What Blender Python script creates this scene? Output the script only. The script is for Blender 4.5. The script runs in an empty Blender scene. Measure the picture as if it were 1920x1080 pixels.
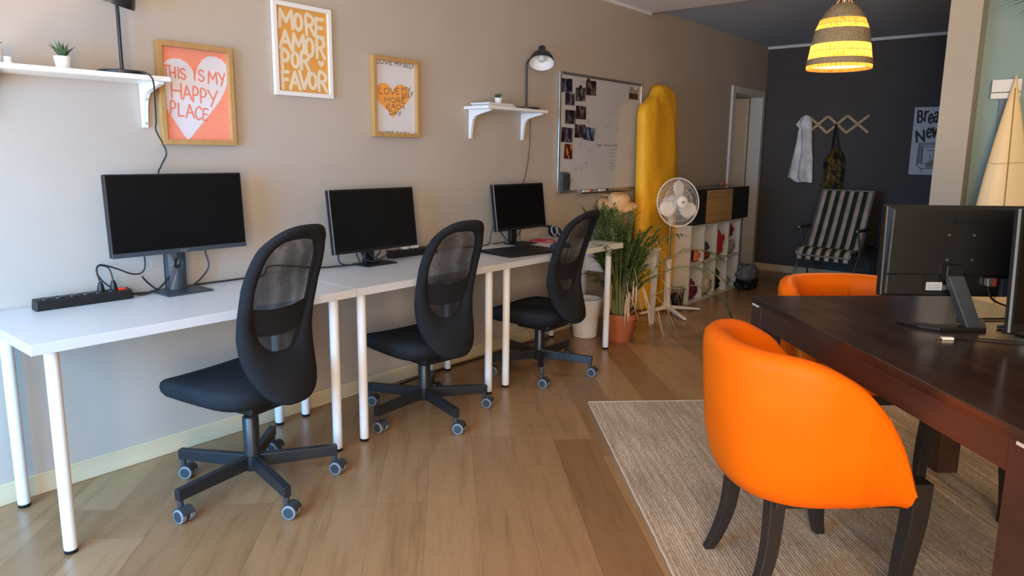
import bpy, bmesh, math, random
from mathutils import Vector, Matrix, noise as mnoise

random.seed(7)
C = bpy.context.scene.collection
PI = math.pi
R = math.radians

# ------------------------------------------------------------------ camera
def make_camera():
    cd = bpy.data.cameras.new('camera')
    co = bpy.data.objects.new('camera', cd)
    C.objects.link(co)
    yaw, pit, rol, f, sy = R(39.594), R(9.65), R(0.6465), 1316.1, -29.85
    fw = Vector((-math.sin(yaw) * math.cos(pit), math.cos(yaw) * math.cos(pit), -math.sin(pit)))
    r = fw.cross(Vector((0, 0, 1))).normalized()
    u = r.cross(fw)
    r2 = math.cos(rol) * r + math.sin(rol) * u
    u2 = -math.sin(rol) * r + math.cos(rol) * u
    m = Matrix((r2, u2, -fw)).transposed().to_4x4()
    m.translation = Vector((2.9949, -0.6444, 1.3112))
    co.matrix_world = m
    cd.sensor_fit = 'HORIZONTAL'
    cd.sensor_width = 36
    cd.lens = f / 1920 * 36
    cd.shift_y = sy / 1920
    cd.clip_start = 0.05
    bpy.context.scene.camera = co
make_camera()

# ------------------------------------------------------------------ view, world, large lights
S = bpy.context.scene
S.view_settings.view_transform = 'Standard'
S.view_settings.look = 'None'
S.view_settings.exposure = 0.0
S.view_settings.gamma = 1.0
S.view_settings.use_curve_mapping = False

w = bpy.data.worlds.new('world')
S.world = w
w.use_nodes = True
bg = w.node_tree.nodes['Background']
bg.inputs[0].default_value = (0.62, 0.78, 1.0, 1)
bg.inputs[1].default_value = 0.6

def area(name, loc, rot, sx, sy, power, col, spread=180):
    l = bpy.data.lights.new(name, 'AREA')
    l.shape = 'RECTANGLE'
    l.size, l.size_y = sx, sy
    l.energy = power
    l.color = col
    l.spread = R(spread)
    o = bpy.data.objects.new(name, l)
    C.objects.link(o)
    o.location = loc
    o.rotation_euler = rot
    return o
# daylight through the street window behind the camera: sky from above, pavement bounce from below
area('window_sky_light', (1.10, -1.60, 1.12), (R(69), 0, R(24)), 1.70, 1.5, 86, (0.20, 0.55, 1.0), 115)
area('window_street_light', (4.0, -1.62, 1.25), (R(98), 0, R(14)), 1.75, 1.8, 140, (1.0, 0.765, 0.53), 150)
area('window_pavement_light', (1.05, -1.62, 0.50), (R(146), 0, 0), 1.75, 0.4, 40, (1.0, 0.72, 0.46), 95)

# ------------------------------------------------------------------ materials
def mat(name, col, rough=0.6, metal=0.0, spec=0.5, alpha=1.0, coat=0.0):
    m = bpy.data.materials.new(name)
    m.use_nodes = True
    b = m.node_tree.nodes['Principled BSDF']
    b.inputs['Base Color'].default_value = (*col, 1)
    b.inputs['Roughness'].default_value = rough
    b.inputs['Metallic'].default_value = metal
    b.inputs['Specular IOR Level'].default_value = spec
    b.inputs['Alpha'].default_value = alpha
    b.inputs['Coat Weight'].default_value = coat
    return m

class NT:
    def __init__(s, m):
        s.t = m.node_tree
        s.b = s.t.nodes['Principled BSDF']
    def n(s, typ, **kw):
        x = s.t.nodes.new(typ)
        for k, v in kw.items():
            if k.startswith('i_'):
                x.inputs[k[2:].replace('_', ' ')].default_value = v
            else:
                setattr(x, k, v)
        return x
    def l(s, a, b):
        s.t.links.new(a, b)
    def math(s, op, a, b=None):
        x = s.t.nodes.new('ShaderNodeMath')
        x.operation = op
        for i, q in enumerate((a, b)):
            if q is None:
                continue
            if isinstance(q, (int, float)):
                x.inputs[i].default_value = q
            else:
                s.l(q, x.inputs[i])
        return x.outputs[0]
    def ramp(s, fac, stops, interp='LINEAR'):
        x = s.t.nodes.new('ShaderNodeValToRGB')
        x.color_ramp.interpolation = interp
        e = x.color_ramp.elements
        while len(e) < len(stops):
            e.new(0.5)
        for el, (p, c) in zip(e, stops):
            el.position = p
            el.color = (*c, 1)
        s.l(fac, x.inputs[0])
        return x.outputs[0]
    def noise(s, scale, detail=3, vec=None, rough=0.5, w=None):
        x = s.t.nodes.new('ShaderNodeTexNoise')
        x.inputs['Scale'].default_value = scale
        x.inputs['Detail'].default_value = detail
        x.inputs['Roughness'].default_value = rough
        if vec is not None:
            s.l(vec, x.inputs['Vector'])
        return x.outputs[0]
    def obj(s):
        return s.t.nodes.new('ShaderNodeTexCoord').outputs['Object']
    def mapping(s, vec, scale=(1, 1, 1), rot=(0, 0, 0), loc=(0, 0, 0)):
        x = s.t.nodes.new('ShaderNodeMapping')
        x.inputs['Scale'].default_value = scale
        x.inputs['Rotation'].default_value = rot
        x.inputs['Location'].default_value = loc
        s.l(vec, x.inputs['Vector'])
        return x.outputs[0]
    def bump(s, h, strength=0.2, dist=0.01):
        x = s.t.nodes.new('ShaderNodeBump')
        x.inputs['Strength'].default_value = strength
        x.inputs['Distance'].default_value = dist
        s.l(h, x.inputs['Height'])
        s.l(x.outputs[0], s.b.inputs['Normal'])
    def color(s, c):
        s.l(c, s.b.inputs['Base Color'])

def noisy(name, c1, c2, scale=8, rough=0.6, bump=0.0, bscale=60, stretch=(1, 1, 1), **kw):
    m = mat(name, c1, rough, **kw)
    t = NT(m)
    v = t.mapping(t.obj(), stretch)
    t.color(t.ramp(t.noise(scale, 4, v), [(0.3, c1), (0.7, c2)]))
    if bump:
        t.bump(t.noise(bscale, 3, v), bump, 0.004)
    return m

M = {}
M['wall'] = noisy('taupe wall paint', (0.425, 0.368, 0.312), (0.445, 0.386, 0.328), 3, 0.75, 0.08, 220)
M['dark_wall'] = noisy('charcoal wall paint', (0.070, 0.060, 0.057), (0.079, 0.068, 0.063), 3, 0.7, 0.08, 220)
M['pillar'] = noisy('cream plaster', (0.39, 0.36, 0.30), (0.42, 0.385, 0.32), 2.0, 0.7, 0.05, 200)
M['greywall'] = noisy('grey green plaster', (0.235, 0.34, 0.34), (0.255, 0.36, 0.36), 2.0, 0.7, 0.05, 200)
M['ceiling'] = noisy('ceiling paint', (0.74, 0.74, 0.75), (0.77, 0.77, 0.78), 3, 0.85, 0.05, 200)
M['ceiling_cool'] = noisy('blue grey rear ceiling', (0.40, 0.48, 0.58), (0.43, 0.51, 0.61), 3, 0.85, 0.05, 200)  # rear ceiling coloured bluer and darker than the front one
M['trim_white'] = mat('white trim paint', (0.72, 0.72, 0.72), 0.45)
M['door_white'] = mat('door paint', (0.62, 0.61, 0.60), 0.4)
M['corridor'] = mat('corridor paint', (0.45, 0.44, 0.43), 0.8)

def wood_floor():
    m = mat('oak laminate', (0.4, 0.26, 0.15), 0.32)
    t = NT(m)
    g = t.n('ShaderNodeNewGeometry').outputs['Position']
    sx = t.n('ShaderNodeSeparateXYZ')
    t.l(g, sx.inputs[0])
    k = 0.70711
    a = t.math('MULTIPLY', sx.outputs[0], k)
    b = t.math('MULTIPLY', sx.outputs[1], k)
    u = t.math('SUBTRACT', b, a)
    v = t.math('SUBTRACT', t.math('ADD', a, b), 0.062)
    vr = t.math('DIVIDE', v, 0.19)
    row = t.math('FLOOR', vr)
    wn = t.n('ShaderNodeTexWhiteNoise', noise_dimensions='1D')
    t.l(row, wn.inputs['W'])
    ur = t.math('ADD', t.math('DIVIDE', u, 1.29), t.math('MULTIPLY', wn.outputs[0], 7.0))
    col = t.math('FLOOR', ur)
    cb = t.n('ShaderNodeCombineXYZ')
    t.l(row, cb.inputs[0]); t.l(col, cb.inputs[1])
    w2 = t.n('ShaderNodeTexWhiteNoise', noise_dimensions='2D')
    t.l(cb.outputs[0], w2.inputs['Vector'])
    # grain stretched along the plank
    gv = t.n('ShaderNodeCombineXYZ')
    t.l(t.math('ADD', t.math('MULTIPLY', u, 1.6), t.math('MULTIPLY', w2.outputs[0], 31.0)), gv.inputs[0])
    t.l(t.math('MULTIPLY', v, 16.0), gv.inputs[1])
    t.l(t.math('MULTIPLY', w2.outputs[0], 17.0), gv.inputs[2])
    gr = t.noise(1.6, 7, gv.outputs[0], 0.62)
    gv2 = t.mapping(gv.outputs[0], (3, 6, 1))
    gr2 = t.noise(3.0, 4, gv2, 0.6)
    base = t.ramp(w2.outputs[0], [(0.0, (0.215, 0.112, 0.048)), (0.3, (0.280, 0.156, 0.071)), (0.7, (0.330, 0.193, 0.092)), (1.0, (0.250, 0.135, 0.059))])
    grain = t.ramp(gr, [(0.25, (0.66, 0.62, 0.58)), (0.5, (1, 1, 1)), (0.75, (1.12, 1.1, 1.08))])
    mx = t.n('ShaderNodeMix', data_type='RGBA', blend_type='MULTIPLY')
    mx.inputs[0].default_value = 0.85
    t.l(base, mx.inputs[6]); t.l(grain, mx.inputs[7])
    fine = t.ramp(gr2, [(0.3, (0.86, 0.84, 0.82)), (0.6, (1.03, 1.03, 1.03))])
    mx2 = t.n('ShaderNodeMix', data_type='RGBA', blend_type='MULTIPLY')
    mx2.inputs[0].default_value = 0.7
    t.l(mx.outputs[2], mx2.inputs[6]); t.l(fine, mx2.inputs[7])
    # joints
    fv = t.math('FRACT', vr); fu = t.math('FRACT', ur)
    ev = t.math('MINIMUM', fv, t.math('SUBTRACT', 1.0, fv))
    eu = t.math('MINIMUM', fu, t.math('SUBTRACT', 1.0, fu))
    sv = t.math('LESS_THAN', ev, 0.0065)
    su = t.math('LESS_THAN', eu, 0.0011)
    seam = t.math('MAXIMUM', sv, su)
    mx3 = t.n('ShaderNodeMix', data_type='RGBA', blend_type='MULTIPLY')
    t.l(t.math('MULTIPLY', seam, 0.4), mx3.inputs[0])
    t.l(mx2.outputs[2], mx3.inputs[6]); mx3.inputs[7].default_value = (0.35, 0.28, 0.22, 1)
    t.color(mx3.outputs[2])
    rr = t.math('ADD', t.math('MULTIPLY', gr, 0.12), 0.24)
    t.l(rr, t.b.inputs['Roughness'])
    t.bump(t.math('SUBTRACT', gr2, t.math('MULTIPLY', seam, 1.0)), 0.06, 0.002)
    return m
M['floor'] = wood_floor()

def jute():
    m = mat('woven jute', (0.3, 0.22, 0.15), 0.95, spec=0.1)
    t = NT(m)
    o = t.obj()                                   # rug local: x along the rows
    n1 = t.noise(1.0, 5, t.mapping(o, (2.5, 55, 1)), 0.65)
    n2 = t.noise(1.0, 3, t.mapping(o, (40, 170, 1)), 0.6)
    n3 = t.noise(2.2, 2, o)
    c = t.ramp(n1, [(0.25, (0.27, 0.195, 0.145)), (0.45, (0.42, 0.325, 0.245)), (0.58, (0.50, 0.41, 0.32)), (0.78, (0.62, 0.56, 0.49))])
    d = t.ramp(n2, [(0.3, (0.55, 0.53, 0.51)), (0.62, (1.15, 1.15, 1.15))])
    mx = t.n('ShaderNodeMix', data_type='RGBA', blend_type='MULTIPLY'); mx.inputs[0].default_value = 0.9
    t.l(c, mx.inputs[6]); t.l(d, mx.inputs[7])
    e = t.ramp(n3, [(0.35, (0.88, 0.86, 0.84)), (0.65, (1.06, 1.05, 1.04))])
    mx2 = t.n('ShaderNodeMix', data_type='RGBA', blend_type='MULTIPLY'); mx2.inputs[0].default_value = 1
    t.l(mx.outputs[2], mx2.inputs[6]); t.l(e, mx2.inputs[7])
    t.color(mx2.outputs[2])
    wv = t.n('ShaderNodeTexWave', wave_type='BANDS', bands_direction='Y')
    wv.inputs['Scale'].default_value = 28; wv.inputs['Distortion'].default_value = 1.5
    t.l(o, wv.inputs['Vector'])
    h = t.math('ADD', t.math('MULTIPLY', wv.outputs[1], 0.6), n2)
    t.bump(h, 0.5, 0.004)
    return m
M['jute'] = jute()
M['jute_edge'] = noisy('jute edging', (0.42, 0.33, 0.25), (0.5, 0.42, 0.33), 60, 0.95, 0.5, 120)

M['base_wood'] = noisy('pale wood skirting', (0.56, 0.46, 0.29), (0.64, 0.54, 0.36), 3, 0.5, stretch=(6, 0.6, 6))
M['white_lam'] = mat('white laminate', (0.56, 0.565, 0.57), 0.33)
M['white_edge'] = mat('white edge band', (0.78, 0.78, 0.78), 0.4)
M['white_metal'] = mat('white powder coat', (0.76, 0.77, 0.78), 0.32)
M['white_paint'] = mat('white lacquer', (0.74, 0.74, 0.73), 0.35)
M['white_plastic'] = mat('white plastic', (0.74, 0.72, 0.70), 0.38)
M['black_plastic'] = mat('black plastic', (0.009, 0.0092, 0.0105), 0.42, spec=0.35)
M['black_gloss'] = mat('black gloss plastic', (0.012, 0.012, 0.014), 0.18)
M['screen'] = mat('dark screen', (0.0045, 0.0045, 0.005), 0.3, spec=0.2)
M['black_metal'] = mat('black powder coat', (0.013, 0.015, 0.019), 0.36)
M['black_cable'] = mat('black cable', (0.012, 0.012, 0.014), 0.45)
M['slate_plastic'] = mat('slate stand plastic', (0.035, 0.045, 0.056), 0.4)
M['grey_rubber'] = mat('grey tread', (0.17, 0.20, 0.23), 0.65)
M['navy_plastic'] = mat('caster plastic', (0.03, 0.037, 0.045), 0.45)
M['chrome'] = mat('chrome', (0.62, 0.62, 0.62), 0.18, metal=1.0)
M['alu'] = mat('anodised aluminium', (0.60, 0.59, 0.58), 0.35, metal=0.9)
M['red_plastic'] = mat('red switch', (0.62, 0.035, 0.01), 0.35)
M['red_cable'] = mat('red cable', (0.42, 0.03, 0.03), 0.5)
M['blue_cloth'] = mat('blue fabric', (0.022, 0.04, 0.085), 0.8)

def fabric(name, col, sc=900):
    m = mat(name, col, 0.9, spec=0.2)
    t = NT(m)
    o = t.obj()
    n = t.noise(sc, 2, o)
    n2 = t.noise(9, 3, o)
    t.color(t.ramp(n2, [(0.3, tuple(c * 0.82 for c in col)), (0.7, tuple(c * 1.18 for c in col))]))
    t.bump(n, 0.35, 0.002)
    return m
M['seat_fabric'] = fabric('black seat fabric', (0.014, 0.017, 0.022))
M['back_fabric'] = fabric('black back fabric', (0.012, 0.0125, 0.015))

def mesh_fabric():
    m = mat('black mesh fabric', (0.02, 0.02, 0.022), 0.8, spec=0.2)
    t = NT(m)
    o = t.obj()
    sx = t.n('ShaderNodeSeparateXYZ'); t.l(o, sx.inputs[0])
    P = 0.0036
    fx = t.math('FRACT', t.math('DIVIDE', sx.outputs[0], P))
    fz = t.math('FRACT', t.math('DIVIDE', sx.outputs[2], P))
    a = t.math('LESS_THAN', fx, 0.32)
    b = t.math('LESS_THAN', fz, 0.32)
    t.l(t.math('MAXIMUM', a, b), t.b.inputs['Alpha'])
    return m
M['mesh'] = mesh_fabric()

def leather():
    m = mat('orange leatherette', (0.74, 0.128, 0.0008), 0.46, spec=0.14)
    t = NT(m)
    o = t.obj()
    n = t.noise(5, 3, o)
    t.color(t.ramp(n, [(0.3, (0.72, 0.119, 0.0008)), (0.7, (0.76, 0.137, 0.0008))]))
    vo = t.n('ShaderNodeTexVoronoi'); vo.inputs['Scale'].default_value = 420
    t.l(o, vo.inputs['Vector'])
    t.bump(t.math('ADD', vo.outputs[0], t.math('MULTIPLY', t.noise(14, 3, o), 2.2)), 0.13, 0.003)
    return m
M['orange'] = leather()
M['black_wood'] = noisy('black stained wood', (0.012, 0.011, 0.012), (0.02, 0.018, 0.018), 6, 0.38, stretch=(1, 1, 0.2))

def darktable():
    m = mat('dark brown veneer', (0.03, 0.016, 0.012), 0.26, spec=0.55)
    t = NT(m)
    o = t.obj()
    n = t.noise(1.0, 6, t.mapping(o, (3.0, 40, 40)), 0.6)
    t.color(t.ramp(n, [(0.3, (0.020, 0.0105, 0.008)), (0.6, (0.040, 0.021, 0.015)), (0.8, (0.06, 0.033, 0.024))]))
    n2 = t.noise(4.0, 5, t.mapping(o, (1.2, 3, 1)), 0.65)
    t.l(t.math('ADD', t.math('MULTIPLY', n2, 0.16), 0.11), t.b.inputs['Roughness'])
    t.bump(n, 0.04, 0.002)
    return m
M['table'] = darktable()
M['table_apron'] = noisy('brown apron veneer', (0.038, 0.0165, 0.012), (0.056, 0.025, 0.017), 5, 0.4, stretch=(0.5, 6, 6))
M['chip'] = mat('worn bare edge', (0.55, 0.5, 0.47), 0.5)
M['frame_oak'] = noisy('oak frame', (0.40, 0.225, 0.075), (0.47, 0.28, 0.105), 4, 0.5, stretch=(8, 8, 1))
M['coral'] = mat('coral print', (0.82, 0.235, 0.125), 0.6)
M['coral_ink'] = mat('coral ink', (0.72, 0.165, 0.09), 0.6)
M['paper_lilac'] = mat('pale lilac print', (0.66, 0.64, 0.70), 0.6)
M['paper'] = mat('white paper', (0.66, 0.65, 0.68), 0.6)
M['mustard'] = mat('mustard print', (0.66, 0.285, 0.008), 0.6)
M['cream_ink'] = mat('cream ink', (0.70, 0.60, 0.43), 0.6)
M['orange_heart'] = mat('amber print', (0.83, 0.33, 0.012), 0.6)
M['dark_ink'] = mat('dark brown ink', (0.075, 0.035, 0.03), 0.6)
M['glass'] = None
M['board'] = noisy('whiteboard enamel', (0.50, 0.50, 0.51), (0.54, 0.54, 0.55), 3, 0.22)
M['faint_ink'] = mat('faint marker', (0.17, 0.17, 0.20), 0.5)
M['faint_red'] = mat('faint red marker', (0.48, 0.33, 0.33), 0.5)
M['grey_felt'] = noisy('grey felt', (0.055, 0.058, 0.068), (0.085, 0.09, 0.10), 40, 0.95)
M['yellow'] = noisy('yellow canvas', (0.80, 0.385, 0.008), (0.86, 0.45, 0.014), 6, 0.62, 0.15, 40)
M['terracotta'] = noisy('terracotta', (0.40, 0.105, 0.035), (0.46, 0.13, 0.05), 7, 0.6)
M['soil'] = noisy('soil', (0.03, 0.02, 0.014), (0.06, 0.042, 0.03), 60, 0.95, 0.6, 90)
M['palm'] = mat('palm leaf', (0.06, 0.1, 0.02), 0.45)
_t = NT(M['palm'])
_t.color(_t.ramp(_t.noise(13, 3, _t.obj()), [(0.30, (0.030, 0.062, 0.014)), (0.50, (0.065, 0.115, 0.026)), (0.62, (0.12, 0.165, 0.045)), (0.72, (0.30, 0.24, 0.11))]))
M['palm_stem'] = noisy('palm stem', (0.16, 0.20, 0.06), (0.26, 0.27, 0.11), 9, 0.5)
M['dry'] = noisy('dry leaf', (0.46, 0.29, 0.16), (0.58, 0.41, 0.26), 9, 0.7)
M['aloe'] = noisy('succulent leaf', (0.03, 0.07, 0.028), (0.075, 0.13, 0.055), 30, 0.4)
M['olive_leaf'] = noisy('olive succulent leaf', (0.15, 0.17, 0.03), (0.22, 0.23, 0.05), 30, 0.45)
M['straw'] = noisy('straw', (0.58, 0.33, 0.14), (0.78, 0.50, 0.25), 60, 0.8, 0.6, 90)
M['beige_pot'] = noisy('beige stoneware', (0.46, 0.34, 0.24), (0.54, 0.42, 0.30), 9, 0.7)
M['rattan'] = None
M['black_lam'] = mat('black laminate', (0.012, 0.012, 0.013), 0.5)
M['cream_stripe'] = fabric('cream canvas', (0.55, 0.43, 0.36), 500)
M['green_stripe'] = fabric('dark green canvas', (0.03, 0.045, 0.022), 500)
M['steel'] = mat('steel tube', (0.45, 0.45, 0.46), 0.3, metal=0.9)
M['shirt'] = fabric('white cotton', (0.80, 0.78, 0.79), 500)
M['foam'] = noisy('surfboard resin', (0.80, 0.60, 0.30), (0.84, 0.65, 0.36), 2, 0.35)
M['stringer'] = mat('wood stringer', (0.42, 0.22, 0.06), 0.5)
M['birch'] = noisy('birch slat', (0.52, 0.34, 0.18), (0.6, 0.42, 0.24), 9, 0.5)
M['label'] = mat('sticker', (0.42, 0.48, 0.56), 0.5)
M['bulb'] = mat('clear bulb', (0.6, 0.6, 0.58), 0.15)

def camo():
    m = mat('camouflage', (0.1, 0.08, 0.02), 0.8)
    t = NT(m)
    n = t.noise(15, 2, t.obj())
    t.color(t.ramp(n, [(0.0, (0.014, 0.010, 0.006)), (0.42, (0.065, 0.038, 0.010)), (0.50, (0.17, 0.115, 0.018)), (0.58, (0.035, 0.03, 0.010)), (0.66, (0.23, 0.16, 0.03))], 'CONSTANT'))
    return m
M['camo'] = camo()

def rattan():
    m = mat('woven cane', (0.34, 0.21, 0.09), 0.6)
    t = NT(m)
    o = t.obj()
    br = t.n('ShaderNodeTexBrick')
    br.inputs['Scale'].default_value = 1.0
    br.inputs['Brick Width'].default_value = 0.016
    br.inputs['Row Height'].default_value = 0.011
    br.inputs['Mortar Size'].default_value = 0.0016
    br.inputs['Color1'].default_value = (0.60, 0.38, 0.17, 1)
    br.inputs['Color2'].default_value = (0.46, 0.28, 0.12, 1)
    br.inputs['Mortar'].default_value = (0.05, 0.03, 0.014, 1)
    t.l(t.mapping(o, (1, 1, 1), (R(90), 0, R(90))), br.inputs['Vector'])
    t.color(br.outputs[0])
    t.bump(br.outputs[1], 0.5, 0.003)
    return m
M['rattan'] = rattan()

def photo_print():
    m = mat('photo print', (0.1, 0.1, 0.1), 0.35)
    t = NT(m)
    oi = t.n('ShaderNodeObjectInfo')
    ad = t.n('ShaderNodeVectorMath', operation='ADD')
    t.l(t.obj(), ad.inputs[0])
    cx = t.n('ShaderNodeCombineXYZ')
    rnd = t.math('MULTIPLY', oi.outputs['Random'], 37.0)
    t.l(rnd, cx.inputs[0]); t.l(rnd, cx.inputs[1])
    t.l(cx.outputs[0], ad.inputs[1])
    n = t.noise(26, 3, t.mapping(ad.outputs[0], (1, 1, 0.55)), 0.5)
    n2 = t.noise(14, 2, ad.outputs[0])
    c1 = t.ramp(n, [(0.42, (0.010, 0.010, 0.013)), (0.55, (0.05, 0.045, 0.05)), (0.64, (0.17, 0.15, 0.16))])
    hs = t.n('ShaderNodeHueSaturation')
    t.l(c1, hs.inputs['Color'])
    tint = t.ramp(oi.outputs['Random'], [(0.0, (1.1, 1.1, 1.2)), (0.4, (1.0, 1.0, 1.05)), (0.75, (1.5, 0.9, 0.7)), (1.0, (0.8, 0.95, 1.4))])
    mx = t.n('ShaderNodeMix', data_type='RGBA', blend_type='MULTIPLY'); mx.inputs[0].default_value = 1
    t.l(hs.outputs[0], mx.inputs[6]); t.l(tint, mx.inputs[7])
    t.color(mx.outputs[2])
    return m
M['photo'] = photo_print()
def photo_col(name, stops, scale=22):
    m = mat(name, (0.1, 0.1, 0.1), 0.35)
    t = NT(m)
    n = t.noise(scale, 3, t.mapping(t.obj(), (1, 1.2, 0.6)))
    t.color(t.ramp(n, stops))
    return m
M['photo_fire'] = photo_col('photo of orange glow', [(0.35, (0.012, 0.007, 0.006)), (0.52, (0.10, 0.022, 0.008)), (0.6, (0.55, 0.14, 0.02)), (0.7, (0.6, 0.32, 0.12))])
M['photo_blue'] = photo_col('photo with blue figures', [(0.4, (0.02, 0.015, 0.016)), (0.52, (0.05, 0.08, 0.17)), (0.62, (0.16, 0.24, 0.42))])
M['photo_sky'] = photo_col('photo of a pale sky', [(0.4, (0.25, 0.2, 0.17)), (0.6, (0.36, 0.3, 0.26))])
M['photo_brown'] = mat('photo brown ground', (0.045, 0.022, 0.014), 0.35)

def shade_weave():
    m = mat('seagrass weave', (0.22, 0.17, 0.10), 0.8)
    t = NT(m)
    o = t.obj()
    br = t.n('ShaderNodeTexNoise'); br.inputs['Scale'].default_value = 120
    t.l(t.mapping(o, (1, 1, 1.6)), br.inputs['Vector'])
    t.color(t.ramp(br.outputs[0], [(0.3, (0.20, 0.155, 0.09)), (0.7, (0.44, 0.35, 0.21))]))
    t.bump(br.outputs[0], 0.7, 0.004)
    return m
M['weave'] = shade_weave()
def shade_glow():
    m = bpy.data.materials.new('translucent reed band')
    m.use_nodes = True
    nt = m.node_tree
    nt.nodes.clear()
    out = nt.nodes.new('ShaderNodeOutputMaterial')
    tr = nt.nodes.new('ShaderNodeBsdfTranslucent')
    df = nt.nodes.new('ShaderNodeBsdfDiffuse')
    mx = nt.nodes.new('ShaderNodeMixShader')
    tc = nt.nodes.new('ShaderNodeTexCoord')
    n = nt.nodes.new('ShaderNodeTexNoise'); n.inputs['Scale'].default_value = 60
    mp = nt.nodes.new('ShaderNodeMapping'); mp.inputs['Scale'].default_value = (2.2, 2.2, 0.25)
    rp = nt.nodes.new('ShaderNodeValToRGB')
    rp.color_ramp.elements[0].position = 0.32; rp.color_ramp.elements[0].color = (0.15, 0.060, 0.012, 1)
    rp.color_ramp.elements[1].position = 0.6; rp.color_ramp.elements[1].color = (0.26, 0.130, 0.045, 1)
    L = nt.links.new
    L(tc.outputs['Object'], mp.inputs[0]); L(mp.outputs[0], n.inputs['Vector']); L(n.outputs[0], rp.inputs[0])
    L(rp.outputs[0], tr.inputs[0]); L(rp.outputs[0], df.inputs[0])
    mx.inputs[0].default_value = 0.35
    L(tr.outputs[0], mx.inputs[1]); L(df.outputs[0], mx.inputs[2]); L(mx.outputs[0], out.inputs[0])
    return m
M['glow_band'] = shade_glow()
def emis(name, col, s):
    m = mat(name, col, 0.5)
    b = m.node_tree.nodes['Principled BSDF']
    b.inputs['Emission Color'].default_value = (*col, 1)
    b.inputs['Emission Strength'].default_value = s
    return m
M['lit_bulb'] = emis('lit bulb', (1.0, 0.72, 0.32), 9)
def glass():
    m = mat('picture glazing', (1, 1, 1), 0.03, spec=0.5)
    b = m.node_tree.nodes['Principled BSDF']
    b.inputs['Transmission Weight'].default_value = 0.0
    b.inputs['Alpha'].default_value = 0.06
    return m
M['glass'] = glass()

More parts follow.
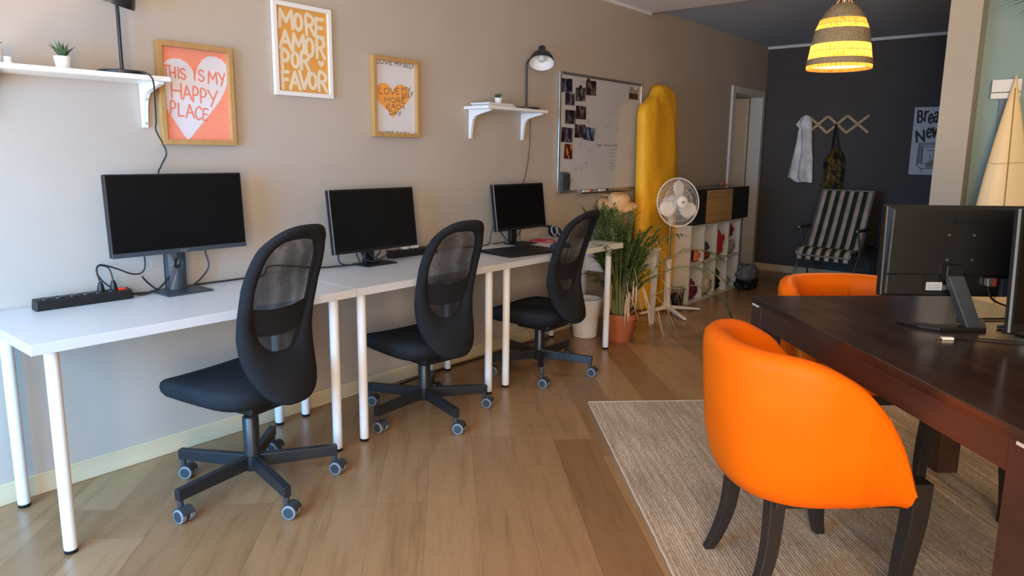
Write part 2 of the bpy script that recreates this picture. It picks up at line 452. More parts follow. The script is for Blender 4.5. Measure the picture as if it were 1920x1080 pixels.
# ------------------------------------------------------------------ mesh builder
class MB:
    def __init__(s):
        s.v = []; s.f = []
    def add(s, vs, fs, m=None):
        k = len(s.v)
        for p in vs:
            p = Vector(p)
            s.v.append(m @ p if m is not None else p)
        s.f += [tuple(k + i for i in f) for f in fs]
        return s
    def box(s, lo, hi, m=None):
        x0, y0, z0 = lo; x1, y1, z1 = hi
        return s.add([(x0, y0, z0), (x1, y0, z0), (x1, y1, z0), (x0, y1, z0), (x0, y0, z1), (x1, y0, z1), (x1, y1, z1), (x0, y1, z1)],
                     [(0, 3, 2, 1), (4, 5, 6, 7), (0, 1, 5, 4), (1, 2, 6, 5), (2, 3, 7, 6), (3, 0, 4, 7)], m)
    def hexa(s, bot, top):
        return s.add(list(bot) + list(top), [(0, 3, 2, 1), (4, 5, 6, 7), (0, 1, 5, 4), (1, 2, 6, 5), (2, 3, 7, 6), (3, 0, 4, 7)])
    def bar(s, a, b, wx, wz, up=(0, 0, 1), wx2=None, wz2=None):
        a = Vector(a); b = Vector(b); d = (b - a).normalized(); up = Vector(up)
        r = d.cross(up).normalized(); u = r.cross(d)
        wx2 = wx if wx2 is None else wx2; wz2 = wz if wz2 is None else wz2
        q = [(-1, -1), (1, -1), (1, 1), (-1, 1)]
        A = [a + r * i * wx / 2 + u * j * wz / 2 for i, j in q]
        B = [b + r * i * wx2 / 2 + u * j * wz2 / 2 for i, j in q]
        return s.add(A + B, [(0, 1, 2, 3), (7, 6, 5, 4), (0, 4, 5, 1), (1, 5, 6, 2), (2, 6, 7, 3), (3, 7, 4, 0)])
    def lathe(s, prof, n=32, m=None, cap=True, arc=None):
        vs = []; fs = []
        for r, z in prof:
            for i in range(n):
                a = 2 * PI * i / n
                vs.append((r * math.cos(a), r * math.sin(a), z))
        for j in range(len(prof) - 1):
            for i in range(n):
                k = (i + 1) % n
                fs.append((j * n + i, j * n + k, (j + 1) * n + k, (j + 1) * n + i))
        if cap:
            fs.append(tuple(range(n - 1, -1, -1)))
            fs.append(tuple((len(prof) - 1) * n + i for i in range(n)))
        return s.add(vs, fs, m)
    def cyl(s, a, b, r, r2=None, n=20):
        a = Vector(a); b = Vector(b); r2 = r if r2 is None else r2
        d = b - a
        q = d.to_track_quat('Z', 'Y').to_matrix().to_4x4(); q.translation = a
        return s.lathe([(r, 0), (r2, d.length)], n, q)
    def tube(s, pts, r, n=8, r2=None, smooth=0, closed=False):
        pts = [Vector(p) for p in pts]
        if smooth:
            pts = catmull(pts, smooth, closed)
        L = len(pts); vs = []; fs = []
        prev = None
        for i, p in enumerate(pts):
            if closed:
                t = (pts[(i + 1) % L] - pts[i - 1]).normalized()
            else:
                t = (pts[min(i + 1, L - 1)] - pts[max(i - 1, 0)]).normalized()
            if prev is None:
                x = t.orthogonal().normalized()
            else:
                x = (prev - t * prev.dot(t))
                x = x.normalized() if x.length > 1e-6 else t.orthogonal().normalized()
            prev = x; y = t.cross(x)
            rr = r if r2 is None else r + (r2 - r) * i / (L - 1)
            for k in range(n):
                a = 2 * PI * k / n
                vs.append(p + (x * math.cos(a) + y * math.sin(a)) * rr)
        for i in range(L if closed else L - 1):
            j = (i + 1) % L
            for k in range(n):
                k2 = (k + 1) % n
                fs.append((i * n + k, i * n + k2, j * n + k2, j * n + k))
        if not closed:
            fs.append(tuple(range(n - 1, -1, -1)))
            fs.append(tuple((L - 1) * n + k for k in range(n)))
        return s.add(vs, fs)
    def sphere(s, c, r, n=16, k=10, sc=(1, 1, 1), m=None):
        vs = [(0, 0, -1)]; fs = []
        for j in range(1, k):
            b = -PI / 2 + PI * j / k
            for i in range(n):
                a = 2 * PI * i / n
                vs.append((math.cos(a) * math.cos(b), math.sin(a) * math.cos(b), math.sin(b)))
        vs.append((0, 0, 1))
        for i in range(n):
            i2 = (i + 1) % n
            fs.append((0, 1 + i2, 1 + i))
            for j in range(k - 2):
                fs.append((1 + j * n + i, 1 + j * n + i2, 1 + (j + 1) * n + i2, 1 + (j + 1) * n + i))
            fs.append((1 + (k - 2) * n + i, 1 + (k - 2) * n + i2, len(vs) - 1))
        c = Vector(c)
        pv = [Vector((p[0] * r * sc[0], p[1] * r * sc[1], p[2] * r * sc[2])) for p in vs]
        if m is not None:
            pv = [m @ p for p in pv]
        return s.add([c + p for p in pv], fs)
    def grid(s, rows, closed_u=False, flip=False):
        nr = len(rows); nc = len(rows[0]); fs = []
        for j in range(nr - 1):
            for i in range(nc if closed_u else nc - 1):
                k = (i + 1) % nc
                q = (j * nc + i, j * nc + k, (j + 1) * nc + k, (j + 1) * nc + i)
                fs.append(q[::-1] if flip else q)
        return s.add([p for r in rows for p in r], fs)
    def prism(s, poly, axis_fn, d0, d1):
        n = len(poly)
        vs = [axis_fn(a, b, d0) for a, b in poly] + [axis_fn(a, b, d1) for a, b in poly]
        fs = [tuple(range(n - 1, -1, -1)), tuple(range(n, 2 * n))] + [(i, (i + 1) % n, n + (i + 1) % n, n + i) for i in range(n)]
        return s.add(vs, fs)
    def build(s, name, m, parent=None, smooth=True, bevel=0, sub=0, angle=40, loc=None, seg=2, solid=0):
        me = bpy.data.meshes.new(name)
        me.from_pydata([tuple(p) for p in s.v], [], s.f)
        me.validate(clean_customdata=False)
        bm = bmesh.new(); bm.from_mesh(me)
        bmesh.ops.recalc_face_normals(bm, faces=bm.faces)
        bm.to_mesh(me); bm.free()
        if smooth:
            me.polygons.foreach_set('use_smooth', [True] * len(me.polygons))
            if not sub:
                me.set_sharp_from_angle(angle=R(angle))
        me.materials.append(m)
        o = bpy.data.objects.new(name, me)
        C.objects.link(o)
        if parent is not None:
            o.parent = parent
        if loc is not None:
            o.location = loc
        if solid:
            md = o.modifiers.new('solid', 'SOLIDIFY'); md.thickness = solid; md.offset = 0
        if bevel:
            md = o.modifiers.new('bevel', 'BEVEL'); md.width = bevel; md.segments = seg; md.limit_method = 'ANGLE'; md.angle_limit = R(35)
            md.harden_normals = False
        if sub:
            md = o.modifiers.new('sub', 'SUBSURF'); md.levels = sub; md.render_levels = sub
        return o

def catmull(p, k, closed=False):
    out = []; n = len(p)
    rng = n if closed else n - 1
    for i in range(rng):
        if closed:
            a, b, c, d = p[i - 1], p[i], p[(i + 1) % n], p[(i + 2) % n]
        else:
            a, b, c, d = p[max(i - 1, 0)], p[i], p[i + 1], p[min(i + 2, n - 1)]
        for j in range(k):
            t = j / k
            out.append(0.5 * ((2 * b) + (c - a) * t + (2 * a - 5 * b + 4 * c - d) * t * t + (3 * b - a - 3 * c + d) * t ** 3))
    if not closed:
        out.append(p[-1])
    return out

def tag(o, label=None, cat=None, group=None, kind=None):
    if label: o['label'] = label
    if cat: o['category'] = cat
    if group: o['group'] = group
    if kind: o['kind'] = kind
    return o
def thing(name, label, cat, loc=(0, 0, 0), rotz=0, group=None):
    o = bpy.data.objects.new(name, None)
    o.empty_display_size = 0.05
    C.objects.link(o)
    o.location = loc; o.rotation_euler = (0, 0, rotz)
    return tag(o, label, cat, group)
def copy_tree(o, parent=None):
    c = o.copy(); C.objects.link(c)
    if parent is not None: c.parent = parent
    for ch in [x for x in C.objects if x.parent == o]:
        copy_tree(ch, c)
    return c
def struct(name, mb, m, **kw):
    return tag(mb.build(name, m, **kw), kind='structure')

# ------------------------------------------------------------------ the room
XW = 5.2; YB = 7.417; YF = -1.7; ZC = 2.455; ZC2 = 2.50; YS = 4.73
struct('floor', MB().box((-1.2, YF - 0.2, -0.1), (XW + 0.2, YB + 0.2, 0)), M['floor'], smooth=False)
wl = MB()
DY0, DY1, DZ = 6.53, 7.29, 1.945
wl.box((-0.11, YF - 0.2, 0), (0, DY0 - 0.035, 2.6)); wl.box((-0.11, DY0 - 0.035, DZ + 0.035), (0, DY1 + 0.035, 2.6)); wl.box((-0.11, DY1 + 0.035, 0), (0, YB + 0.12, 2.6))
struct('wall_left', wl, M['wall'], smooth=False)
struct('wall_back', MB().box((0, YB, 0), (XW + 0.12, YB + 0.12, 2.6)), M['dark_wall'], smooth=False)
struct('wall_right', MB().box((XW, YF - 0.2, 0), (XW + 0.12, YB, 2.6)), M['wall'], smooth=False)
wf = MB()
wf.box((0, YF - 0.12, 0), (XW, YF, 0.3)); wf.box((0, YF - 0.12, 2.35), (XW, YF, 2.6)); wf.box((2.0, YF - 0.12, 0.3), (3.05, YF, 2.35)); wf.box((0, YF - 0.12, 0.3), (0.12, YF, 2.35)); wf.box((4.95, YF - 0.12, 0.3), (XW, YF, 2.35))
struct('wall_front', wf, M['wall'], smooth=False)
for wi, (wa, wb_) in enumerate(((0.12, 2.0), (3.05, 4.95))):
    wn = MB()
    for a, b in (((wa, 0.30), (wa + 0.05, 2.35)), ((wb_ - 0.05, 0.30), (wb_, 2.35)), ((wa + 0.05, 0.30), (wb_ - 0.05, 0.35)), ((wa + 0.05, 2.30), (wb_ - 0.05, 2.35))):
        wn.box((a[0], YF - 0.09, a[1]), (b[0], YF - 0.03, b[1]))
    struct('window_%d' % (wi + 1), wn, M['trim_white'], smooth=False)
struct('ceiling', MB().box((0, YF, ZC), (XW, YS, 2.6)), M['ceiling'], smooth=False)
struct('ceiling_rear', MB().box((0, YS, ZC2), (XW, YB, 2.62)), M['ceiling_cool'], smooth=False)
struct('trim_1', MB().box((0, YF, ZC - 0.022), (0.018, YS - 0.01, ZC)), M['trim_white'], smooth=False)
struct('trim_2', MB().box((0, YB - 0.02, ZC2 - 0.028), (XW, YB, ZC2)), M['trim_white'], smooth=False)
bb = MB(); bb.box((0, YF, 0), (0.013, DY0 - 0.07, 0.082))
struct('baseboard_left', bb, M['base_wood'], smooth=False, bevel=0.003)
struct('baseboard_back', MB().box((0, YB - 0.013, 0), (XW, YB, 0.082)), M['base_wood'], smooth=False, bevel=0.003)
# column and the wall stretch beside it
struct('wall_column', MB().box((2.258, 4.0, 0), (2.41, 4.22, ZC)), M['pillar'], smooth=False)
struct('wall_partition', MB().box((2.27, 4.22, 0), (XW, 4.34, ZC)), M['greywall'], smooth=False)
# door in the left wall: casing, open leaf, dim corridor
fr = MB()
fr.box((-0.12, DY0 - 0.07, 0), (0.022, DY0, DZ + 0.07)); fr.box((-0.12, DY1, 0), (0.022, DY1 + 0.07, DZ + 0.07)); fr.box((-0.12, DY0, DZ), (0.022, DY1, DZ + 0.07))
dr = struct('door_1', fr, M['door_white'], smooth=False, bevel=0.004)
lf = MB(); lf.box((-0.80, DY1 - 0.045, 0.005), (-0.125, DY1 - 0.005, DZ - 0.005))
lo = lf.build('door_leaf', M['door_white'], dr, smooth=False, bevel=0.003)
MB().cyl((-0.74, DY1 - 0.09, 1.0), (-0.62, DY1 - 0.09, 1.0), 0.009).cyl((-0.74, DY1 - 0.09, 1.0), (-0.74, DY1 - 0.045, 1.0), 0.008).build('handle', M['chrome'], lo)
cr = MB()
cr.box((-1.2, DY0 - 0.3, 0), (-1.1, YB + 0.12, 2.6)); cr.box((-1.1, DY0 - 0.32, 0), (-0.12, DY0 - 0.22, 2.6)); cr.box((-1.1, YB + 0.02, 0), (-0.12, YB + 0.12, 2.6)); cr.box((-1.1, DY0 - 0.22, 2.5), (-0.12, YB + 0.02, 2.6))
struct('wall_corridor', cr, M['corridor'], smooth=False)

# ------------------------------------------------------------------ desks
def desk(y0, L, label):
    D = 0.598; zt = 0.728
    t = thing('white_desk', label, 'desk', (0.303, y0 + L / 2, 0), 0, 'white desks along the wall')
    hx, hy = D / 2, L / 2
    MB().box((-hx, -hy, zt - 0.034), (hx, hy, zt)).build('tabletop', M['white_lam'], t, smooth=False, bevel=0.0015)
    for sx in (1, -1):
        for sy in (-1, 1):
            lx, ly = sx * (hx - 0.068), sy * (hy - 0.072)
            lg = MB().lathe([(0.0195, 0.012), (0.0205, 0.02), (0.0205, zt - 0.038)], 24, Matrix.Translation((lx, ly, 0))).build('leg', M['white_metal'], t)
            MB().lathe([(0.0185, 0.0), (0.0205, 0.003), (0.0205, 0.013)], 24, Matrix.Translation((lx, ly, 0))).build('foot_cap', M['black_plastic'], lg)
            MB().box((lx - 0.045, ly - 0.045, zt - 0.0385), (lx + 0.045, ly + 0.045, zt - 0.034)).build('mounting_plate', M['alu'], lg, smooth=False)
    return t
desk(0.0, 1.206, 'long white desk nearest the camera, under the large left monitor')
desk(1.209, 1.000, 'middle white desk, the short one under the second monitor')
desk(2.212, 1.199, 'long white desk farthest back, with the closed black laptop and headphones')

# ------------------------------------------------------------------ mesh office chairs
def s_curve(z):
    zn = (-0.14, -0.10, -0.06, 0.0, 0.06, 0.12, 0.18, 0.24, 0.38, 0.52, 0.60, 0.70)
    yn = (-0.290, -0.285, -0.272, -0.240, -0.212, -0.192, -0.184, -0.188, -0.228, -0.288, -0.352, -0.440)
    for i in range(len(zn) - 1):
        if z <= zn[i + 1] or i == len(zn) - 2:
            k = (z - zn[i]) / (zn[i + 1] - zn[i])
            return yn[i] + (yn[i + 1] - yn[i]) * k
def back_pt(x, z, off=0.0):
    # gentle wrap: sides come forward
    return Vector((x, s_curve(z) + 0.74 * x * x + off, z))
def office_chair(x, y, face, h, rot, label):
    # local: +y is the way the sitter faces; h = seat top height
    t = thing('office_chair', label, 'chair', (x, y, 0), face, 'black mesh office chairs')
    rc = 0.315
    # seat: rounded cushion
    rows = []
    prof = [(0.80, -0.085), (0.93, -0.065), (0.985, -0.045), (1.0, -0.025), (0.985, -0.008), (0.94, 0.0), (0.6, 0.004), (0.02, 0.0)]
    prof = [(0.02, -0.085)] + prof
    N = 48
    for k, dz in prof:
        row = []
        for i in range(N):
            a = 2 * PI * i / N
            ca, sa = math.cos(a), math.sin(a)
            e = 0.46
            px = math.copysign(abs(ca) ** e, ca) * 0.236 * k
            py = math.copysign(abs(sa) ** e, sa) * 0.240 * k + 0.048
            wx = px * (1 - 0.06 * (py < 0) * abs(py) / 0.23)
            drop = -0.018 * max(0, (py - 0.12) / 0.13) ** 2
            row.append((wx, py, h + dz + drop + 0.008 * (abs(px) / 0.236) ** 2 * (k > 0.5)))
        rows.append(row)
    b = MB().grid(rows, True)
    b.f.append(tuple(range(N - 1, -1, -1))); b.f.append(tuple((len(rows) - 1) * N + i for i in range(N)))
    seat = b.build('seat', M['seat_fabric'], t, angle=60)
    # mechanism and back bracket
    mb = MB().box((-0.09, -0.12, h - 0.125), (0.09, 0.11, h - 0.084))
    mb.build('tilt_mechanism', M['black_plastic'], t, smooth=False, bevel=0.012)
    MB().cyl((0.09, 0.02, h - 0.105), (0.20, 0.03, h - 0.11), 0.006).sphere((0.205, 0.03, h - 0.11), 0.012).build('lever', M['black_plastic'], t)
    MB().tube([(0, -0.08, h - 0.095), (0, -0.15, h - 0.085), (0, -0.20, h - 0.055), (0, -0.222, h - 0.005)], 0.018, 10, smooth=6).build('back_bracket', M['black_plastic'], t)
    # gas column
    c = MB().lathe([(0.031, 0.075), (0.031, 0.285), (0.027, 0.29)], 24)
    c.build('column', M['black_metal'], t)
    MB().lathe([(0.0145, 0.30), (0.0145, h - 0.12)], 20).build('gas_piston', M['steel'], t)
    hub = MB().lathe([(0.03, 0.072), (0.036, 0.08), (0.036, 0.128), (0.03, 0.134)], 24)
    hub.build('base_hub', M['black_metal'], t)
    for k in range(5):
        a = rot + k * 2 * PI / 5 - face
        d = Vector((math.cos(a), math.sin(a), 0)); q = Vector((-d.y, d.x, 0))
        am = MB().bar(d * 0.026 + Vector((0, 0, 0.106)), d * (rc + 0.012) + Vector((0, 0, 0.098)), 0.030, 0.052, wx2=0.028, wz2=0.042)
        arm = am.build('base_arm', M['black_metal'], t, smooth=False, bevel=0.003)
        # caster
        cc = d * rc
        yw = R(28) - face + R(40) * (random.random() - 0.5)
        wd = Vector((math.cos(yw), math.sin(yw), 0)); ax = Vector((-wd.y, wd.x, 0))
        w0 = cc + wd * 0.018 + Vector((0, 0, 0.027))
        cs = MB().cyl(cc + Vector((0, 0, 0.045)), cc + Vector((0, 0, 0.09)), 0.0105)
        cs.cyl(w0 - ax * 0.007, w0 + ax * 0.007, 0.022)
        hood = []
        for i in range(13):
            th = R(15) + R(150) * i / 12
            hood.append([w0 + (wd * math.cos(th) + Vector((0, 0, 1)) * math.sin(th)) * 0.0295 + ax * o for o in (-0.024, -0.012, 0, 0.012, 0.024)])
        cs.grid(hood)
        co = cs.build('caster', M['navy_plastic'], t)
        for sgn in (-1, 1):
            c0 = w0 + ax * sgn * 0.008; c1 = w0 + ax * sgn * 0.027
            MB().cyl(c0, c1, 0.027, n=28).build('wheel', M['grey_rubber'], co, bevel=0.003)
            MB().cyl(c1 - ax * sgn * 0.002, c1 + ax * sgn * 0.0015, 0.0195, n=24).build('wheel_cap', M['navy_plastic'], co)
    # backrest
    z0, z1 = -0.062, 0.601
    zc, hz = (z0 + z1) / 2, (z1 - z0) / 2
    NB = 64
    def outer(i, k=0.0):
        a = 2 * PI * i / NB
        ca, sa = math.cos(a), math.sin(a)
        x_ = math.copysign(abs(ca) ** 0.751, ca) * 0.176
        z_ = math.copysign(abs(sa) ** 0.663, sa) * hz
        zn = z_ / hz
        x_ *= 1.0 + 0.11 * max(0, zn) ** 1.5
        f = 1 - k / 0.176
        return x_ * f, zc + z_ * (1 - k / hz)
    oz0, oz1 = 0.125, 0.545
    ozc, ohz = (oz0 + oz1) / 2, (oz1 - oz0) / 2
    def inner(i, k=0.0):
        a = 2 * PI * i / NB
        ca, sa = math.cos(a), math.sin(a)
        x_ = math.copysign(abs(ca) ** 0.66, ca) * (0.128 + k)
        z_ = math.copysign(abs(sa) ** 0.72, sa) * (ohz + k)
        zn = z_ / ohz
        x_ *= 1.0 + 0.04 * max(0, zn) ** 1.5 - 0.22 * max(0, -zn) ** 1.5
        return x_, ozc + z_
    loops = [(inner, 0.0, 0.0), (inner, 0.008, 0.016), (lambda i, k: tuple((a + b) / 2 for a, b in zip(inner(i, 0.01), outer(i, 0.012))), 0, 0.021), (outer, 0.012, 0.017), (outer, 0.0, 0.0), (outer, 0.012, -0.017),
             (lambda i, k: tuple((a + b) / 2 for a, b in zip(inner(i, 0.01), outer(i, 0.012))), 0, -0.021), (inner, 0.008, -0.016)]
    rows = []
    for fn, k, off in loops:
        rows.append([back_pt(*fn(i, k), off) + Vector((0, 0, h)) - Vector((0, 0, 0)) for i in range(NB)])
    rows.append(rows[0])
    bb_ = MB().grid(rows, True)
    br = bb_.build('backrest', M['back_fabric'], t, angle=180)
    # see-through mesh, two layers
    pn = MB()
    for off in (0.010, -0.010):
        rr = []
        for j in range(11):
            k = 1 - j / 10 * 0.995
            row = []
            for i in range(NB):
                x_, z_ = inner(i, 0.006)
                row.append(back_pt(x_ * k, ozc + (z_ - ozc) * k, off) + Vector((0, 0, h)))
            rr.append(row)
        pn.grid(rr, True)
    pn.build('mesh_panel', M['mesh'], br)
    # lumbar pad behind the mesh
    lr = []
    for off in (0.004, -0.004):
        for j in range(5):
            lr.append([])
            for i in range(17):
                u = -1 + i / 8
                x_ = u * 0.135
                z_ = 0.185 + 0.10 * (j / 4) + 0.02 * u * u
                lr[-1].append(back_pt(x_, z_, 0.0 + off) + Vector((0, 0, h)))
    lm = MB().grid(lr[:5]).grid(lr[5:], flip=True)
    lm.build('lumbar_support', M['back_fabric'], t)
    return t
office_chair(0.5555, 0.714, R(90 + 9.8), 0.458, R(62.9), 'black mesh office chair nearest the camera, at the desk of the large left monitor')
office_chair(0.482, 1.707, R(90 - 6.5), 0.409, R(56.35), 'middle black mesh office chair, at the short desk with the second monitor')
office_chair(0.488, 2.658, R(90 + 3.6), 0.400, R(21.6), 'farthest black mesh office chair, in front of the closed black laptop')

# ------------------------------------------------------------------ stroke lettering
GL = {
 'A': [[(0, 0), (.5, 1), (1, 0)], [(.2, .38), (.8, .38)]],
 'C': [[(.92, .82), (.6, 1), (.2, .8), (.05, .45), (.25, .1), (.6, 0), (.95, .15)]],
 'D': [[(.1, 0), (.1, 1), (.6, .9), (.95, .5), (.6, .08), (.1, 0)]],
 'E': [[(.9, 1), (.1, 1), (.1, 0), (.95, 0)], [(.1, .52), (.8, .52)]],
 'F': [[(.95, 1), (.1, 1), (.1, 0)], [(.1, .55), (.8, .55)]],
 'H': [[(.05, 1), (.05, 0)], [(.95, 1), (.95, 0)], [(.05, .5), (.95, .5)]],
 'I': [[(.5, 1), (.5, 0)]],
 'L': [[(.1, 1), (.1, 0), (.9, .02)]],
 'M': [[(0, 0), (.08, 1), (.5, .35), (.92, 1), (1, 0)]],
 'O': [[(.5, 1), (.15, .82), (.03, .5), (.15, .15), (.5, 0), (.85, .15), (.97, .5), (.85, .82), (.5, 1)]],
 'P': [[(.1, 0), (.1, 1), (.7, .97), (.92, .75), (.7, .5), (.1, .45)]],
 'R': [[(.1, 0), (.1, 1), (.7, .97), (.9, .76), (.7, .55), (.1, .48)], [(.45, .5), (.98, 0)]],
 'S': [[(.88, .85), (.55, 1), (.18, .88), (.15, .66), (.5, .52), (.85, .36), (.82, .12), (.45, 0), (.08, .14)]],
 'T': [[(0, 1), (1, .97)], [(.5, .98), (.48, 0)]],
 'V': [[(0, 1), (.5, 0), (1, 1)]],
 'Y': [[(.02, 1), (.5, .5)], [(1, 1), (.35, 0)]],
 'N': [[(.05, 0), (.05, 1), (.95, 0), (.95, 1)]],
 'B': [[(.05, 0), (.05, 1), (.7, .96), (.85, .76), (.65, .55), (.1, .52), (.75, .48), (.95, .24), (.7, .02), (.05, 0)]],
 'r': [[(.1, .72), (.1, 0)], [(.1, .45), (.4, .68), (.85, .70)]],
 'e': [[(.1, .36), (.9, .42), (.8, .64), (.45, .72), (.12, .5), (.12, .2), (.45, 0), (.9, .12)]],
 'a': [[(.15, .62), (.55, .72), (.85, .55), (.88, 0)], [(.85, .42), (.35, .38), (.1, .18), (.4, 0), (.85, .15)]],
 'k': [[(.1, 1), (.1, 0)], [(.85, .68), (.12, .32), (.9, 0)]],
 'i': [[(.5, .68), (.5, 0)], [(.5, .92), (.5, .96)]],
 'n': [[(.1, .7), (.1, 0)], [(.1, .5), (.5, .72), (.85, .55), (.88, 0)]],
 'g': [[(.85, .65), (.4, .7), (.1, .4), (.4, .1), (.85, .25)], [(.88, .7), (.85, -.1), (.5, -.28), (.1, -.2)]],
 'w': [[(0, .7), (.25, 0), (.5, .6), (.75, 0), (1, .7)]],
 's': [[(.85, .62), (.4, .7), (.2, .5), (.75, .3), (.7, .05), (.15, .06)]],
}
def strokes(mb, polys, thick, P):
    """flattened round-ended brush strokes; P(a,b) -> 3d"""
    o = P(0, 0); ea = (P(1, 0) - o); eb = (P(0, 1) - o)
    nn = ea.cross(eb).normalized()
    m = Matrix((ea, eb, nn)).transposed().to_4x4(); m.translation = o
    fl = Matrix.Diagonal((1, 1, 0.07, 1))
    for pl in polys:
        t = MB()
        q = [Vector((a, b, 0)) for a, b in pl]
        for p0, p1 in zip(q, q[1:]):
            if (p1 - p0).length > 1e-6:
                t.tube([p0, p1], thick / 2, 8)
        for p0 in q:
            t.sphere(p0, thick / 2, 10, 6)
        mb.add([m @ (fl @ v) for v in t.v], t.f)
def letter(mb, ch, x, y, w_, h_, thick, P, tilt=0.0, skew=0.0):
    out = []
    ct, st = math.cos(tilt), math.sin(tilt)
    for pl in GL[ch]:
        q = []
        for a, b in pl:
            u, v = (a - 0.5) * w_ + skew * (b - .5) * h_, (b - 0.5) * h_
            q.append((x + w_ / 2 + u * ct - v * st, y + h_ / 2 + u * st + v * ct))
        if ch in 'CDOPRSeags' and len(q) > 3:
            q = [(p.x, p.y) for p in catmull([Vector((a, b, 0)) for a, b in q], 4)]
        out.append(q)
    strokes(mb, out, thick, P)
def heart_poly(n=48):
    out = []
    for i in range(n):
        t = 2 * PI * i / n
        x = 16 * math.sin(t) ** 3
        y = 13 * math.cos(t) - 5 * math.cos(2 * t) - 2 * math.cos(3 * t) - math.cos(4 * t)
        out.append((x / 32, y / 29))
    return out            # about -.5 to .5 wide, -.58..+.42 tall

# ------------------------------------------------------------------ framed prints on the left wall
def picture(y0, y1, z0, z1, depth, bar, fm, pm, label):
    t = thing('framed_print', label, 'picture', (0.002, (y0 + y1) / 2, z0), 0, 'framed prints on the wall')
    hw = (y1 - y0) / 2; H = z1 - z0
    f = MB()
    f.box((0, -hw, 0), (depth, -hw + bar, H)); f.box((0, hw - bar, 0), (depth, hw, H))
    f.box((0, -hw + bar, 0), (depth, hw - bar, bar)); f.box((0, -hw + bar, H - bar), (depth, hw - bar, H))
    f.build('frame', fm, t, smooth=False, bevel=0.0012)
    pd = depth * 0.35
    pr = MB().box((0.001, -hw + bar, bar), (pd, hw - bar, H - bar)).build('print', pm, t, smooth=False)
    MB().add([(depth * 0.8, -hw + bar, bar), (depth * 0.8, hw - bar, bar), (depth * 0.8, hw - bar, H - bar), (depth * 0.8, -hw + bar, H - bar)], [(0, 1, 2, 3)]).build('glazing', M['glass'], t, smooth=False)
    W_ = 2 * (hw - bar); Hh = H - 2 * bar
    def P(a, b, e=0.0012):       # a,b in 0..1 of the print
        return Vector((pd + e, -hw + bar + a * W_, bar + b * Hh))
    return t, pr, P, W_, Hh
def PP(P, W_, Hh, e):
    return lambda a, b: P(a / W_, b / Hh, e * 1.0)
def poly_on(pr, name, m, pts, P, W_, Hh, e):
    MB().add([P(a / W_, b / Hh, e) for a, b in pts], [tuple(range(len(pts)))]).build(name, m, pr, smooth=False)

# 1: coral, heart, THIS IS MY HAPPY PLACE
t, pr, P, W_, Hh = picture(0.69, 1.012, 1.329, 1.743, 0.034, 0.021, M['frame_oak'], M['coral'], 'oak framed coral print of a big pale heart reading THIS IS MY HAPPY PLACE')
hp = [(0.5, 0.715), (0.46, 0.78), (0.38, 0.85), (0.28, 0.885), (0.17, 0.88), (0.08, 0.85), (0.0, 0.795), (0.0, 0.40), (0.06, 0.30), (0.18, 0.16), (0.28, 0.04), (0.325, 0.0),
      (0.36, 0.015), (0.46, 0.10), (0.60, 0.22), (0.74, 0.34), (0.86, 0.45), (0.95, 0.56), (1.0, 0.66), (1.0, 0.87), (0.93, 0.925), (0.83, 0.95), (0.72, 0.945), (0.62, 0.90), (0.545, 0.82)]
poly_on(pr, 'heart', M['paper_lilac'], [(a * W_, b * Hh) for a, b in hp], P, W_, Hh, 0.0008)
tb = MB(); Q = PP(P, W_, Hh, 0.0014)
for ch, x, y, ww, hh, tl in (('T', .0, .685, .13, .115, .0), ('H', .115, .67, .085, .115, 0), ('I', .225, .67, .04, .115, 0), ('S', .27, .665, .085, .115, .05), ('I', .465, .665, .04, .125, 0), ('S', .54, .66, .10, .125, .0),
                             ('M', .70, .645, .135, .13, -.03), ('Y', .865, .63, .10, .14, 0),
                             ('H', .12, .455, .155, .16, -.03), ('A', .29, .445, .13, .15, 0), ('P', .44, .425, .09, .16, -.05), ('P', .555, .415, .10, .155, -.05), ('Y', .67, .385, .15, .18, -.05),
                             ('P', .09, .275, .08, .14, -.1), ('L', .20, .26, .10, .14, -.05), ('A', .32, .25, .12, .14, 0), ('C', .46, .23, .10, .145, -.1), ('E', .575, .225, .085, .13, -.12)):
    letter(tb, ch, x * W_, y * Hh, ww * W_, hh * Hh, 0.0068, Q, tl)
tb.build('lettering', M['coral_ink'], pr, smooth=False)

# 2: mustard, MORE AMOR POR FAVOR
t, pr, P, W_, Hh = picture(1.226, 1.546, 1.565, 1.986, 0.02, 0.02, M['white_paint'], M['mustard'], 'white framed mustard poster reading MORE AMOR POR FAVOR')
tb = MB(); Q = PP(P, W_, Hh, 0.0012)
for ch, x, y, ww, hh, tl in (('M', .07, .755, .25, .20, .0), ('O', .36, .75, .14, .19, 0), ('R', .57, .71, .17, .23, .03), ('E', .76, .70, .17, .22, -.02),
                             ('A', .06, .51, .22, .20, 0), ('M', .31, .49, .22, .20, -.04), ('O', .56, .45, .15, .22, 0), ('R', .77, .45, .17, .24, -.02),
                             ('P', .08, .265, .15, .215, 0), ('O', .28, .30, .13, .175, 0), ('R', .45, .285, .17, .20, -.04),
                             ('F', .07, .03, .14, .20, .03), ('A', .23, .035, .19, .20, 0), ('V', .41, .05, .19, .20, -.05), ('O', .60, .06, .15, .19, 0), ('R', .79, .04, .17, .22, -.03)):
    letter(tb, ch, x * W_, y * Hh, ww * W_, hh * Hh, 0.0175, Q, tl)
tb.build('lettering', M['cream_ink'], pr, smooth=False)
poly_on(pr, 'heart', M['cream_ink'], [((.855 + a * .13) * W_, (.375 + b * .10) * Hh) for a, b in heart_poly()], P, W_, Hh, 0.0009)

